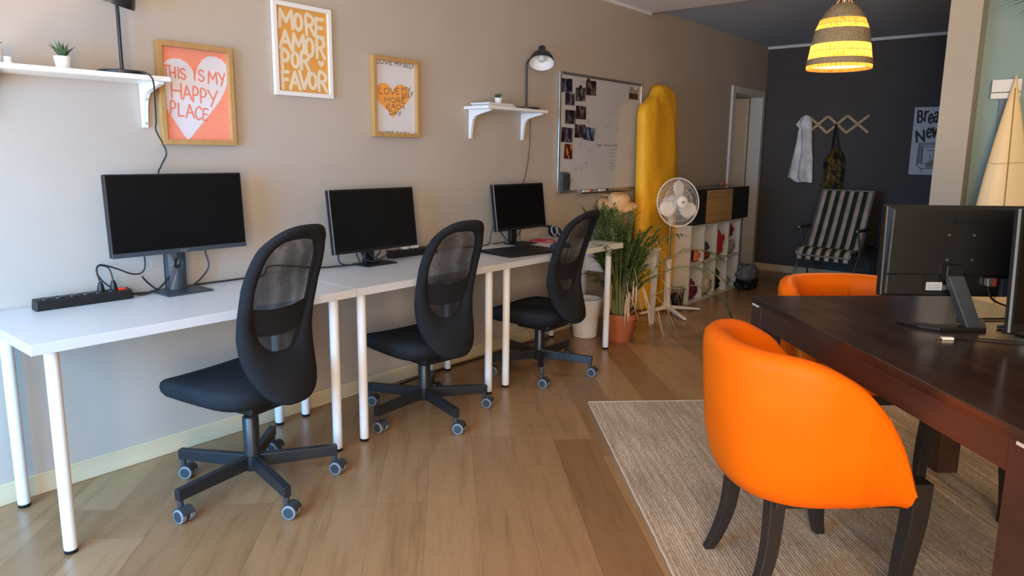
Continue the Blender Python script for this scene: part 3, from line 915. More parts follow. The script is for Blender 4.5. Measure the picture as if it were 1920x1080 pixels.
# 3: white, amber heart, I LOVE MY SELF MORE EACH DAY
t, pr, P, W_, Hh = picture(1.787, 2.113, 1.388, 1.804, 0.036, 0.021, M['frame_oak'], M['paper'], 'oak framed white print of an amber heart reading I LOVE MYSELF MORE EACH DAY')
poly_on(pr, 'heart', M['orange_heart'], [((.44 + a * .86) * W_, (.49 + b * .50) * Hh) for a, b in heart_poly()], P, W_, Hh, 0.0008)
tb = MB(); Q = PP(P, W_, Hh, 0.0012)
for ch, x, y, ww, hh, tl in (('I', .02, .56, .03, .10, 0), ('L', .11, .545, .09, .09, 0), ('O', .23, .545, .13, .085, 0), ('V', .38, .545, .12, .085, 0), ('E', .51, .56, .09, .08, 0), ('M', .66, .60, .12, .065, 0.1), ('Y', .80, .60, .10, .07, 0.1),
                             ('S', .66, .515, .07, .06, 0), ('E', .75, .52, .06, .06, 0), ('L', .83, .525, .06, .06, 0), ('F', .90, .54, .07, .06, .2),
                             ('M', .24, .43, .13, .07, 0), ('O', .40, .435, .11, .065, 0), ('R', .535, .435, .09, .07, 0), ('E', .65, .435, .10, .07, 0),
                             ('E', .28, .34, .09, .065, -.2), ('A', .40, .35, .10, .065, 0), ('C', .52, .345, .09, .065, 0), ('H', .63, .35, .09, .06, 0),
                             ('D', .35, .255, .09, .065, 0), ('A', .455, .26, .09, .06, 0), ('Y', .56, .25, .09, .07, 0),
                             ('L', .02, .955, .10, .06, 0), ('O', .13, .955, .10, .06, 0), ('V', .25, .955, .10, .06, 0), ('E', .37, .955, .07, .06, 0), ('M', .50, .955, .09, .06, 0), ('Y', .60, .955, .08, .06, 0),
                             ('S', .70, .95, .07, .06, 0), ('E', .79, .95, .06, .06, 0), ('L', .87, .945, .06, .06, 0), ('F', .94, .945, .06, .06, 0),
                             ('M', .10, -.04, .09, .06, 0), ('O', .22, -.04, .07, .06, 0), ('R', .31, -.04, .07, .06, 0), ('E', .40, -.04, .06, .06, 0), ('E', .52, -.04, .06, .06, 0), ('A', .60, -.04, .07, .06, 0), ('C', .69, -.04, .06, .06, 0), ('H', .78, -.04, .06, .06, 0)):
    letter(tb, ch, x * W_, y * Hh, ww * W_, hh * Hh, 0.0038, Q, tl)
tb.build('lettering', M['dark_ink'], pr, smooth=False)

# ------------------------------------------------------------------ wall shelves
def shelf(y0, y1, brackets, label):
    t = thing('wall_shelf', label, 'shelf', (0.0, (y0 + y1) / 2, 1.566), 0, 'white bracket shelves')
    h = (y1 - y0) / 2
    MB().box((0.002, -h, 0), (0.20, h, 0.018)).build('board', M['white_paint'], t, smooth=False, bevel=0.0012)
    for by in brackets:
        o = by - (y0 + y1) / 2
        poly = [(0.003, 0), (0.178, 0), (0.178, -0.010), (0.10, -0.026), (0.055, -0.04), (0.036, -0.062), (0.026, -0.10), (0.018, -0.172), (0.003, -0.172)]
        bo = MB().prism(poly, lambda a, b, d: Vector((a, d, b)), o - 0.011, o + 0.011).build('bracket', M['white_metal'], t, smooth=False, bevel=0.002)
        for z, d in ((-0.06, 0.037), (-0.155, 0.022)):
            MB().sphere((d, o, z), 0.0042, 8, 6).build('screw', M['steel'], bo)
    return t
shelf(0.064, 0.660, (0.095, 0.633), 'white wall shelf at upper left with a black lamp and small pots')
shelf(2.502, 3.085, (2.552, 3.055), 'white wall shelf beside the whiteboard with a black lamp')

# ------------------------------------------------------------------ goose-neck lamps on the shelves
def lamp(x, y, z, shade_c, shade_dir, pole_h, label, rb=0.088):
    t = thing('desk_lamp', label, 'lamp', (x, y, z), 0, 'black goose neck lamps')
    MB().lathe([(rb - 0.002, 0), (rb, 0.003), (rb, 0.010), (rb - 0.004, 0.014), (0.012, 0.017)], 40).build('base', M['black_metal'], t)
    sc = Vector(shade_c) - Vector((x, y, z)); dn = Vector(shade_dir).normalized()
    top = sc - dn * 0.095
    hz = Vector((sc.x, sc.y, 0)); hz = hz.normalized() if hz.length > 1e-4 else Vector((0, 1, 0))
    MB().tube([(0, 0, 0.012), (0, 0, pole_h * 0.5), (0, 0, pole_h), Vector((0, 0, pole_h + 0.035)) + hz * 0.012, top - hz * 0.0 - dn * 0.0 - hz * 0.022], 0.0068, 10, smooth=6).build('pole', M['black_metal'], t)
    q = (-dn).to_track_quat('Z', 'Y').to_matrix().to_4x4(); q.translation = sc
    prof = [(0.078, 0.0), (0.0775, 0.012), (0.073, 0.034), (0.060, 0.057), (0.040, 0.073), (0.025, 0.080), (0.023, 0.085), (0.023, 0.116), (0.019, 0.121), (0.004, 0.122)]
    sh = MB().lathe(prof, 40, q, cap=False).build('shade', M['black_metal'], t)
    pi = [(0.0765, 0.001), (0.0755, 0.012), (0.071, 0.033), (0.058, 0.055), (0.038, 0.070), (0.004, 0.074)]
    MB().lathe(pi, 40, q, cap=False).build('white_lining', M['white_paint'], sh)
    MB().lathe(list(zip([0.0765, 0.078], [0.001, 0.0])), 40, q, cap=False).build('rim', M['white_paint'], sh)
    MB().lathe([(0.002, 0.012), (0.018, 0.016), (0.026, 0.03), (0.024, 0.045), (0.014, 0.06), (0.012, 0.072)], 24, q, cap=False).build('bulb', M['bulb'], sh)
    return t
lamp(0.105, 0.523, 1.5845, (0.130, 0.494, 1.838), (-0.30, -0.20, -1), 0.275, 'black goose neck lamp on the upper left shelf')
lamp(0.105, 2.975, 1.5845, (0.20, 3.005, 1.872), (0.34, -0.46, -1), 0.27, 'black goose neck lamp with white lining on the shelf by the whiteboard')

def cable(name, label, pts, r=0.003, m=None, cat='cable', k=8):
    o = MB().tube(pts, r, 8, smooth=k).build(name, m or M['black_cable'])
    return tag(o, label, cat)
cable('lamp_cord', 'black lamp cord hanging from upper left shelf down behind the large monitor',
      [(0.175, 0.55, 1.592), (0.204, 0.575, 1.586), (0.208, 0.59, 1.56), (0.12, 0.63, 1.50), (0.05, 0.66, 1.42), (0.03, 0.665, 1.385), (0.03, 0.69, 1.33), (0.03, 0.70, 1.29), (0.03, 0.675, 1.24), (0.03, 0.66, 1.19), (0.03, 0.66, 0.95), (0.03, 0.66, 0.735)])
cable('lamp_cord', 'thin black lamp cord hanging from the shelf by the whiteboard to the third monitor',
      [(0.06, 3.03, 1.592), (0.012, 3.06, 1.588), (0.010, 3.13, 1.55), (0.012, 3.135, 1.45), (0.012, 3.13, 1.32), (0.012, 3.10, 1.18), (0.012, 3.06, 1.08), (0.014, 3.05, 0.95), (0.014, 3.04, 0.734)], 0.0025)

# ------------------------------------------------------------------ succulents
def succulent(x, y, z, r0, r1, h, leaves, ll, m, label, wid=0.009, flat=0.0):
    t = thing('potted_succulent', label, 'plant', (x, y, z), 0)
    MB().lathe([(r0 * 0.96, 0), (r0, 0.002), (r1, h), (r1 * 0.9, h), (r1 * 0.86, h - 0.006), (0.002, h - 0.007)], 32).build('pot', M['white_paint'], t)
    MB().lathe([(r1 * 0.88, h - 0.009), (r1 * 0.8, h - 0.005), (0.002, h - 0.003)], 24).build('soil', M['soil'], t)
    b = MB()
    for i in range(leaves):
        a = i * 2.4; tilt = 0.10 + 0.62 * ((i + 0.5) / leaves) ** 0.9 + flat
        L = ll * (0.75 + 0.35 * random.random()) * (1.0 if i < leaves - 2 else 1.15)
        d = Vector((math.cos(a), math.sin(a), 0)); q = Vector((-d.y, d.x, 0)); rows = []
        for j in range(7):
            s_ = j / 6
            th = tilt * (0.65 + 0.5 * s_)
            c = d * (0.004 + math.sin(th) * L * s_) + Vector((0, 0, h - 0.006 + math.cos(th) * L * s_))
            wd = wid * (1 - s_ ** 1.6) * (0.75 + 0.5 * math.sin(PI * min(1, s_ * 1.2))) + 0.0006
            up = (d * math.cos(th) - Vector((0, 0, math.sin(th))))
            rows.append([c + q * wd, c - up * wd * 0.5 * -1, c - q * wd, c - up * wd * 0.5])
        b.grid(rows, True)
    b.build('leaves', m, t)
    return t
succulent(0.13, 0.316, 1.5845, 0.022, 0.0275, 0.044, 13, 0.058, M['aloe'], 'spiky dark green succulent in a white pot, left of the upper left lamp')
succulent(0.13, 0.110, 1.5845, 0.025, 0.029, 0.050, 16, 0.040, M['olive_leaf'], 'olive green succulent in a pale pot at the picture\'s left edge', 0.011, 0.1)
succulent(0.115, 2.687, 1.6035, 0.020, 0.0235, 0.036, 22, 0.036, M['aloe'], 'tiny round succulent in a white pot beside the whiteboard shelf lamp', 0.007)
tw = MB().lathe([(0.012, 0), (0.014, 0.001), (0.011, 0.012), (0.012, 0.022), (0.009, 0.022), (0.008, 0.013), (0.002, 0.012)], 20)
tag(tw.build('tealight_cup', M['white_paint'], loc=(0.165, 0.142, 1.5845)), 'tiny white cup on the upper left shelf beside the olive succulent', 'cup')
# two thin white books lying under the tiny succulent
for k, (ya, yb, xa, xb, z, lab) in enumerate(((2.545, 2.775, 0.03, 0.185, 1.5845, 'lower thin white book lying on the shelf under the tiny succulent'), (2.525, 2.745, 0.035, 0.19, 1.594, 'upper thin white book lying directly beneath the tiny succulent'))):
    t = thing('book', lab, 'book', ((xa + xb) / 2, (ya + yb) / 2, z), 0.0, 'thin white books on the shelf')
    hx, hy = (xb - xa) / 2, (yb - ya) / 2
    MB().box((-hx + 0.002, -hy + 0.002, 0.0012), (hx - 0.003, hy - 0.003, 0.0078)).build('pages', M['paper'], t, smooth=False)
    MB().box((-hx, -hy, 0), (hx, hy, 0.0012)).box((-hx, -hy, 0.0078), (hx, hy, 0.009)).box((-hx, -hy, 0.0012), (-hx + 0.0015, hy, 0.0078)).build('cover', M['white_paint'], t, smooth=False)

# ------------------------------------------------------------------ monitors on the white desks
def text_mesh(txt, size, m, name, parent, mtx, bold=0.0, ext=0.0004):
    cu = bpy.data.curves.new(name, 'FONT'); cu.body = txt; cu.size = size; cu.offset = bold; cu.extrude = ext
    cu.align_x = 'CENTER'; cu.align_y = 'CENTER'
    o = bpy.data.objects.new(name, cu); C.objects.link(o)
    bpy.context.view_layer.update()
    me = bpy.data.meshes.new_from_object(o.evaluated_get(bpy.context.evaluated_depsgraph_get()))
    bpy.data.objects.remove(o)
    me.name = name
    me.transform(mtx)
    me.materials.clear(); me.materials.append(m)
    ob = bpy.data.objects.new(name, me); C.objects.link(ob); ob.parent = parent
    return ob
# local frame of a wall-facing monitor: x toward the viewer, y to the right, z up
FACE = Matrix(((0, 0, 1, 0), (1, 0, 0, 0), (0, 1, 0, 0), (0, 0, 0, 1)))
def monitor(x, y, zc, W_, H_, tilt, base, label, style, zd=0.7285):
    t = thing('monitor', label, 'monitor', (x, y, zd), 0, 'black monitors on the white desks')
    c = Vector((0, 0, zc - zd))
    rot = Matrix.Translation(c) @ Matrix.Rotation(-R(tilt), 4, 'Y')
    def tr(b):
        b.v = [rot @ p for p in b.v]; return b
    chin = 0.018 if style != 'thin' else 0.014
    bz = 0.007 if style == 'chin' else 0.010
    bz = 0.012 if style == 'old' else bz
    p = MB().box((-0.028, -W_ / 2, -H_ / 2), (0.0, W_ / 2, H_ / 2))
    pb = tr(p).build('casing', M['black_plastic'], t, smooth=False, bevel=0.004)
    tr(MB().box((-0.055, -W_ * 0.3, -H_ * 0.32), (-0.027, W_ * 0.3, H_ * 0.28))).build('rear_bulge', M['black_plastic'], pb, smooth=False, bevel=0.012)
    tr(MB().box((-0.002, -W_ / 2 + bz, -H_ / 2 + chin), (0.0012, W_ / 2 - bz, H_ / 2 - bz))).build('screen', M['screen'], t, smooth=False)
    if style == 'chin':
        tr(MB().box((-0.004, -W_ / 2, -H_ / 2 - 0.001), (0.003, W_ / 2, -H_ / 2 + chin - 0.001))).build('bezel_strip', M['slate_plastic'], t, smooth=False, bevel=0.0015)
        text_mesh('BenQ', 0.012, M['alu'], 'logo', t, rot @ Matrix.Translation((0.0034, 0, -H_ / 2 + 0.008)) @ FACE, 0.0002)
    else:
        MBb = MB()
        for yy in (-W_ / 2 + 0.0015, W_ / 2 - 0.0015):
            MBb.box((-0.002, yy - 0.0012, -H_ / 2), (0.0022, yy + 0.0012, H_ / 2))
        tr(MBb).build('side_trim', M['alu'], t, smooth=False)
    bx0, bx1, bw = base
    zb = -H_ / 2 + (zc - zd)
    if style == 'chin':
        # broad curved neck with a round cable hole
        rows = []
        st = MB()
        nk = 16
        hole_z, hole_r = 0.118, 0.022
        for dx in (-0.09, -0.062):
            row = []
            for yy, zz in [(-0.034, 0.008), (0.034, 0.008), (0.038, 0.10), (0.036, 0.15), (0.03, 0.24), (-0.03, 0.24), (-0.036, 0.15), (-0.038, 0.10)]:
                row.append(Vector((dx, yy, zz)))
            rows.append(row)
        # plate with a hole: ring of quads between outline (resampled) and circle
        out = [(-0.036 + 0.072 * i / 6, 0.006) for i in range(6)] + [(0.036, 0.006 + 0.234 * i / 10) for i in range(10)] + [(0.036 - 0.072 * i / 6, 0.24) for i in range(6)] + [(-0.036, 0.24 - 0.234 * i / 10) for i in range(10)]
        n = len(out)
        def cir(p_):
            a = math.atan2(p_[1] - hole_z, p_[0]); return (hole_r * math.cos(a), hole_z + hole_r * math.sin(a))
        f0 = [Vector((-0.088, a, b)) for a, b in out]; f1 = [Vector((-0.060 + 0.012 * (1 - (a / 0.036) ** 2), a, b)) for a, b in out]
        h0 = [Vector((-0.088, *cir(p_))) for p_ in out]; h1 = [Vector((-0.050, *cir(p_))) for p_ in out]
        st.add(f0 + f1 + h0 + h1, [q for i in range(n) for j in ((i + 1) % n,) for q in ((n + i, n + j, 3 * n + j, 3 * n + i), (i, 2 * n + i, 2 * n + j, j), (i, j, n + j, n + i), (2 * n + i, 3 * n + i, 3 * n + j, 2 * n + j))])
        st.build('stand_neck', M['slate_plastic'], t, smooth=False)
    else:
        MB().box((-0.085, -0.03, 0.006), (-0.055, 0.03, zb + 0.12)).build('stand_neck', M['black_plastic'], t, smooth=False, bevel=0.006)
    MB().box((bx0, -bw / 2, 0), (bx1, bw / 2, 0.007)).build('stand_base', M['slate_plastic'] if style == 'chin' else M['black_plastic'], t, smooth=False, bevel=0.003)
    return t
monitor(0.150, 0.686, 1.056, 0.548, 0.317, 3.6, (-0.118, 0.05, 0.19), 'large black monitor on the left desk, with the round hole in its stand', 'chin')
monitor(0.139, 1.698, 0.964, 0.551, 0.319, 7.0, (-0.08, 0.05, 0.20), 'black monitor on the middle desk above a tangle of cables', 'thin')
monitor(0.150, 2.879, 0.971, 0.506, 0.293, 7.5, (-0.065, 0.065, 0.19), 'smallest black wall-side monitor, on the far desk behind the closed laptop', 'old')

# ------------------------------------------------------------------ things on the white desks
ZD = 0.7282
def power_strip(x, y, L, rot, label, plugs, sw_end=1):
    t = thing('power_strip', label, 'power strip', (x, y, ZD), rot, None)
    bd = MB()
    bd.hexa([(-0.027, -L / 2, 0), (0.027, -L / 2, 0), (0.027, L / 2, 0), (-0.027, L / 2, 0)], [(-0.024, -L / 2 + 0.003, 0.042), (0.022, -L / 2 + 0.003, 0.036), (0.022, L / 2 - 0.003, 0.036), (-0.024, L / 2 - 0.003, 0.042)])
    bd.build('body', M['black_plastic'], t, smooth=False, bevel=0.005)
    n = 6
    for k in range(n):
        yy = -L / 2 + 0.04 + k * (L - 0.11) / (n - 1)
        MB().lathe([(0.0195, 0.036), (0.0195, 0.0415), (0.016, 0.0415), (0.0155, 0.0385), (0.002, 0.038)], 24, Matrix.Translation((-0.001, yy, 0.0))).build('socket', M['black_gloss'], t)
    MB().box((-0.012, sw_end * (L / 2 - 0.05), 0.036), (0.012, sw_end * (L / 2 - 0.022), 0.0455)).build('switch', M['red_plastic'], t, smooth=False, bevel=0.002)
    return t
power_strip(0.092, 0.328, 0.335, R(-1), 'long black power strip with a red switch, left on the near desk', 2)
power_strip(0.035, 2.045, 0.34, R(-2), 'black power strip with white adapters behind the middle chair', 2)
def plug(x, y, z, m, label, h=0.036, r=0.0125):
    o = MB().lathe([(r, 0), (r, h * 0.35), (r * 0.75, h * 0.7), (r * 0.42, h)], 16).build('plug', m, loc=(x, y, z))
    return tag(o, label, 'plug')
plug(0.091, 0.388, ZD + 0.0418, M['black_plastic'], 'black plug nearest the middle of the near desk power strip')
plug(0.091, 0.434, ZD + 0.0418, M['black_plastic'], 'black plug beside the red switch of the near desk power strip')
def adapter(x, y, z, sx, sy, sz, label):
    o = MB().box((-sx / 2, -sy / 2, 0), (sx / 2, sy / 2, sz)).build('adapter', M['white_plastic'], loc=(x, y, z), smooth=False, bevel=0.006)
    return tag(o, label, 'adapter', 'white adapters on the middle desk')
adapter(0.035, 1.985, ZD + 0.042, 0.036, 0.042, 0.026, 'square white adapter on the middle desk power strip')
adapter(0.033, 2.050, ZD + 0.042, 0.036, 0.062, 0.022, 'rounded longer white adapter on the power strip next to the middle chair back')
cable('power_cable', 'thick black cable running from the near power strip to the large monitor stand',
      [(0.090, 0.497, 0.742), (0.10, 0.54, 0.735), (0.10, 0.60, 0.75), (0.085, 0.66, 0.80), (0.075, 0.69, 0.85), (0.07, 0.70, 0.90)], 0.0042)
cable('monitor_cable', 'thin black cable looping from a plug up behind the large monitor',
      [(0.091, 0.388, 0.803), (0.085, 0.38, 0.85), (0.075, 0.40, 0.868), (0.06, 0.46, 0.845), (0.05, 0.52, 0.815), (0.05, 0.56, 0.815), (0.05, 0.575, 0.85), (0.06, 0.565, 0.93)], 0.003)
cable('monitor_cable', 'black cable loop rising from the second plug behind the near power strip',
      [(0.091, 0.434, 0.803), (0.07, 0.43, 0.85), (0.05, 0.40, 0.86), (0.045, 0.40, 0.82), (0.05, 0.44, 0.77), (0.05, 0.50, 0.74), (0.055, 0.56, 0.733), (0.055, 0.62, 0.733)], 0.003)
cable('network_cable', 'short black cable with an upturned connector left of the large monitor stand',
      [(0.10, 0.66, 0.733), (0.06, 0.62, 0.734), (0.05, 0.585, 0.765), (0.05, 0.565, 0.79), (0.05, 0.56, 0.80)], 0.0035)
cable('monitor_cable', 'black cable hanging in a big loop right of the large monitor stand',
      [(0.03, 0.70, 0.90), (0.03, 0.76, 0.885), (0.03, 0.82, 0.92), (0.03, 0.84, 0.86), (0.035, 0.845, 0.80), (0.04, 0.79, 0.745), (0.04, 0.74, 0.735), (0.045, 0.70, 0.84), (0.04, 0.69, 0.90)], 0.003)
cable('desk_cable', 'black cable running along the wall from the large monitor to the second monitor',
      [(0.04, 0.75, 0.733), (0.04, 0.85, 0.733), (0.045, 1.0, 0.733), (0.045, 1.10, 0.735), (0.03, 1.13, 0.765), (0.03, 1.18, 0.77), (0.03, 1.30, 0.75), (0.045, 1.42, 0.733), (0.07, 1.52, 0.7325), (0.09, 1.60, 0.733)], 0.0038)
for k, (lab, pts) in enumerate((
    ('coiled black cable looped widest under the second monitor', [(0.075, 1.64, 0.74), (0.06, 1.63, 0.80), (0.07, 1.70, 0.84), (0.09, 1.78, 0.82), (0.10, 1.80, 0.77), (0.09, 1.74, 0.742), (0.08, 1.68, 0.75), (0.07, 1.655, 0.79), (0.08, 1.72, 0.825), (0.09, 1.765, 0.79), (0.09, 1.73, 0.755)]),
    ('grey-black cable knotted on the second monitor stand base', [(0.115, 1.65, 0.738), (0.12, 1.63, 0.77), (0.11, 1.66, 0.81), (0.10, 1.70, 0.77), (0.11, 1.74, 0.745), (0.12, 1.69, 0.742), (0.115, 1.64, 0.76), (0.10, 1.62, 0.82), (0.085, 1.66, 0.88)]),
    ('black cable hanging left of the second monitor down to the desk', [(0.05, 1.50, 0.86), (0.05, 1.52, 0.80), (0.055, 1.525, 0.75), (0.07, 1.56, 0.733), (0.09, 1.63, 0.7345)]))):
    cable('monitor_cable', lab, pts, 0.0034, M['slate_plastic'] if k == 1 else None)
# far desk
t = thing('laptop', 'closed black laptop lying on the far white desk', 'laptop', (0.405, 2.565, ZD), R(-9))
MB().box((-0.135, -0.20, 0.002), (0.135, 0.20, 0.012)).build('body', M['black_plastic'], t, smooth=False, bevel=0.003)
MB().box((-0.135, -0.20, 0.0125), (0.135, 0.20, 0.019)).build('lid', M['black_plastic'], t, smooth=False, bevel=0.003)
MB().cyl((-0.133, -0.15, 0.013), (-0.133, 0.15, 0.013), 0.005).build('hinge', M['black_gloss'], t)
for a, b in ((-0.11, -0.17), (0.11, -0.17), (-0.11, 0.17), (0.11, 0.17)):
    MB().cyl((a, b, 0.0), (a, b, 0.003), 0.008).build('foot', M['black_plastic'], t)
t = thing('headphones', 'black over-ear headphones resting at the wall end of the far desk', 'headphones', (0.13, 3.27, ZD), R(25))
def ring_cup(c, ax, m1, lab):
    q = Vector(ax).to_track_quat('Z', 'Y').to_matrix().to_4x4(); q.translation = Vector(c)
    o = MB().lathe([(0.02, -0.012), (0.034, -0.014), (0.040, -0.004), (0.040, 0.006), (0.033, 0.014), (0.015, 0.016), (0.001, 0.016)], 28, q).build('ear_cup', m1, t)
    tor = MB().lathe([(0.034, 0.010), (0.036, 0.0145), (0.031, 0.017), (0.029, 0.0135)], 28, q, cap=False).build('ring', M['label'], o)
    return o
ring_cup((0.0, -0.055, 0.058), (0.9, -0.3, 0.25), M['black_plastic'], '')
ring_cup((0.02, 0.055, 0.042), (0.9, -0.3, 0.4), M['slate_plastic'], '')
MB().tube([(-0.005, -0.06, 0.085), (-0.06, -0.06, 0.09), (-0.10, -0.01, 0.085), (-0.07, 0.055, 0.08), (0.012, 0.06, 0.072)], 0.007, 8, smooth=8).build('headband', M['black_plastic'], t)
cable('headphone_cable', 'red cable coiled on the far desk in front of the headphones',
      [(0.14, 3.18, 0.733), (0.10, 3.05, 0.733), (0.17, 2.99, 0.733), (0.26, 3.04, 0.733), (0.24, 3.14, 0.733), (0.16, 3.16, 0.733), (0.13, 3.08, 0.735), (0.20, 3.02, 0.735), (0.29, 3.06, 0.733), (0.31, 3.15, 0.733)], 0.0035, M['red_cable'])
t = thing('notebook', 'thin red-covered notebook flat on the far desk beneath the red cable', 'notebook', (0.125, 3.115, ZD), R(15))
MB().box((-0.05, -0.075, 0.001), (0.05, 0.075, 0.0025)).build('pages', M['paper'], t, smooth=False)
MB().box((-0.052, -0.077, 0), (0.052, 0.077, 0.001)).box((-0.052, -0.077, 0.0025), (0.052, 0.077, 0.0032)).build('cover', M['red_cable'], t, smooth=False)
o = MB()
rows = []
for j in range(7):
    rows.append([(0.055 * math.cos(2 * PI * i / 20) * (1 - (j / 6) ** 3 * 0.98) * (1 + 0.15 * math.sin(3 * 2 * PI * i / 20)), 0.08 * math.sin(2 * PI * i / 20) * (1 - (j / 6) ** 3 * 0.98), 0.03 * math.sin(PI / 2 * j / 6)) for i in range(20)])
o.grid(rows, True)
tag(o.build('pouch', M['blue_cloth'], loc=(0.43, 2.93, ZD)), 'dark blue cloth pouch on the far desk right of the closed laptop', 'pouch')
cable('monitor_cable', 'black cable trailing left of the third monitor along the far desk', [(0.04, 2.45, 0.733), (0.05, 2.58, 0.733), (0.05, 2.68, 0.735), (0.05, 2.70, 0.79), (0.06, 2.71, 0.85)], 0.0032)
cable('monitor_cable', 'black cable draped behind the third monitor stand', [(0.07, 2.74, 0.86), (0.06, 2.79, 0.80), (0.07, 2.83, 0.745), (0.05, 2.77, 0.733), (0.05, 2.72, 0.734)], 0.0032)
cable('monitor_cable', 'thin cable hanging under the right corner of the third monitor', [(0.07, 2.99, 0.86), (0.06, 2.99, 0.80), (0.06, 2.96, 0.77), (0.07, 2.92, 0.755)], 0.0028)
cable('floor_cable', 'black cable lying along the skirting under the far desks', [(0.10, 1.75, 0.006), (0.06, 1.95, 0.006), (0.05, 2.3, 0.006), (0.06, 2.6, 0.006), (0.055, 3.0, 0.006), (0.09, 3.28, 0.006)], 0.005)

# ------------------------------------------------------------------ whiteboard
WY0, WY1, WZ0, WZ1 = 3.452, 4.612, 1.025, 1.878
t = thing('whiteboard', 'wall whiteboard in an aluminium frame with faint handwriting', 'whiteboard', (0.001, (WY0 + WY1) / 2, WZ0))
hw = (WY1 - WY0) / 2; HH = WZ1 - WZ0
MB().box((0.002, -hw + 0.01, 0.01), (0.014, hw - 0.01, HH - 0.01)).build('panel', M['board'], t, smooth=False)
f = MB(); b = 0.02
f.box((0, -hw, 0), (0.022, -hw + b, HH)); f.box((0, hw - b, 0), (0.022, hw, HH)); f.box((0, -hw + b, 0), (0.022, hw - b, b)); f.box((0, -hw + b, HH - b), (0.022, hw - b, HH))
f.build('frame', M['alu'], t, smooth=False, bevel=0.003)
MB().box((0.022, -hw + 0.25, -0.008), (0.062, hw - 0.2, -0.002)).box((0.058, -hw + 0.25, -0.008), (0.062, hw - 0.2, 0.004)).box((0.0, -hw + 0.25, -0.008), (0.022, hw - 0.2, 0.0)).build('pen_tray', M['alu'], t, smooth=False)
sb = MB(); sr = MB()
def PB(y, z): return Vector((0.0148, y - (WY0 + WY1) / 2, z - WZ0))
def scribble(mb, y, z, L, amp, n, th):
    pl = [(y + L * i / n, z + amp * math.sin(i * 2.1 + y * 40) * (0.5 + random.random())) for i in range(n + 1)]
    strokes(mb, [pl], th, PB)
for y_, L in ((3.95, 0.08), (4.05, 0.10), (4.165, 0.095)):
    scribble(sb, y_, 1.377, L, 0.009, 14, 0.0045)
for z_, L in ((1.345, 0.09), (1.318, 0.10), (1.290, 0.08), (1.262, 0.09), (1.238, 0.05), (1.215, 0.09), (1.190, 0.085)):
    scribble(sb, 4.15, z_, L, 0.006, 12, 0.003)
for y_, z_, L in ((3.70, 1.82, .08), (3.86, 1.83, .07), (3.82, 1.55, .03), (3.70, 1.37, .06), (3.83, 1.33, .05), (3.66, 1.20, .04), (3.75, 1.20, .03), (3.6, 1.12, .05), (3.8, 1.24, .02), (4.10, 1.62, .16), (4.05, 1.52, .08), (4.22, 1.5, .03)):
    scribble(sb, y_, z_, L, 0.012, 7, 0.002)
for y_, z_, L in ((4.17, 1.74, .03), (4.40, 1.32, .05), (4.46, 1.30, .03)):
    scribble(sr, y_, z_, L, 0.03, 5, 0.003)
sb.build('handwriting', M['faint_ink'], t, smooth=False)
sr.build('red_marks', M['faint_red'], t, smooth=False)
PH = [(3.543, 1.786, .136, .094, 2, 'photo', 'pale grey photo at the top left corner of the whiteboard'),
      (3.582, 1.694, .115, .085, 0, 'photo', 'dark photo with a pinkish figure, second down the left of the whiteboard'),
      (3.713, 1.735, .125, .095, 3, 'photo', 'dark photo with a face, overlapping between two top photos on the whiteboard'),
      (3.852, 1.790, .135, .105, 2, 'photo', 'nearly black photo topmost and third from left on the whiteboard'),
      (3.594, 1.569, .130, .097, 0, 'photo', 'black and white group photo halfway down the whiteboard\'s left side'),
      (3.723, 1.606, .130, .094, 0, 'photo', 'grey group photo right of the black and white one on the whiteboard'),
      (3.557, 1.441, .140, .104, -2, 'photo', 'dark photo with grey figures at the whiteboard\'s left frame'),
      (3.716, 1.473, .135, .095, 0, 'photo', 'plain dark grey photo partly under the photo with blue figures'),
      (3.836, 1.456, .145, .095, -4, 'photo_blue', 'photo with blue figures, rightmost of the lower photo cluster'),
      (3.576, 1.324, .100, .105, -3, 'photo_fire', 'photo of a bright orange glow, lowest photo on the whiteboard')]
for k, (y_, z_, w_, h_, tl, mm, lab) in enumerate(PH):
    o = MB().box((0, -w_ / 2, -h_ / 2), (0.0012, w_ / 2, h_ / 2)).build('photo_print', M[mm], smooth=False)
    o.location = (0.0156 + 0.0016 * (k % 3) + 0.0004 * k, y_, z_); o.rotation_euler = (R(tl), 0, 0)
    tag(o, lab, 'photo', 'photos stuck on the whiteboard')
    for q in range(2 if k in (2, 3) else 0):
        pass
t = thing('photo_print', 'lone landscape photo with a pale sky at the whiteboard\'s top right', 'photo', (0.0156, 4.477, 1.794), 0, 'photos stuck on the whiteboard')
MB().box((0, -0.072, -0.047), (0.0012, 0.072, 0.0)).build('ground', M['photo_brown'], t, smooth=False)
MB().box((0, -0.072, 0.0), (0.0012, 0.072, 0.047)).build('sky', M['photo_sky'], t, smooth=False)
for y_, z_, mm, lab in ((3.80, 1.840, 'black_plastic', 'round black magnet on the topmost dark photo of the whiteboard'), (3.70, 1.785, 'black_plastic', 'round black magnet on the photo with a face on the whiteboard'), (4.485, 1.832, 'white_plastic', 'small white magnet holding the lone landscape photo'), (4.595, 1.055, 'black_plastic', 'small black magnet at the whiteboard\'s lower right corner')):
    o = MB().cyl((0, 0, 0), (0.007, 0, 0), 0.015 if mm == 'black_plastic' else 0.010, n=20).build('magnet', M[mm], bevel=0.002)
    o.location = (0.0235, y_, z_); tag(o, lab, 'magnet')
t = thing('eraser', 'grey felt eraser pad at the whiteboard\'s lower left corner', 'eraser', (0.0155, 3.535, 1.03), 0)
MB().prism([(-0.05, 0.0), (0.045, 0.012), (0.058, 0.08), (0.045, 0.142), (-0.05, 0.150)], lambda a, b_, d: Vector((d, a, b_)), 0.0, 0.022).build('felt', M['grey_felt'], t, smooth=False, bevel=0.004)
MB().box((0.022, -0.045, 0.02), (0.026, 0.04, 0.13)).build('backing', M['slate_plastic'], t, smooth=False, bevel=0.002)
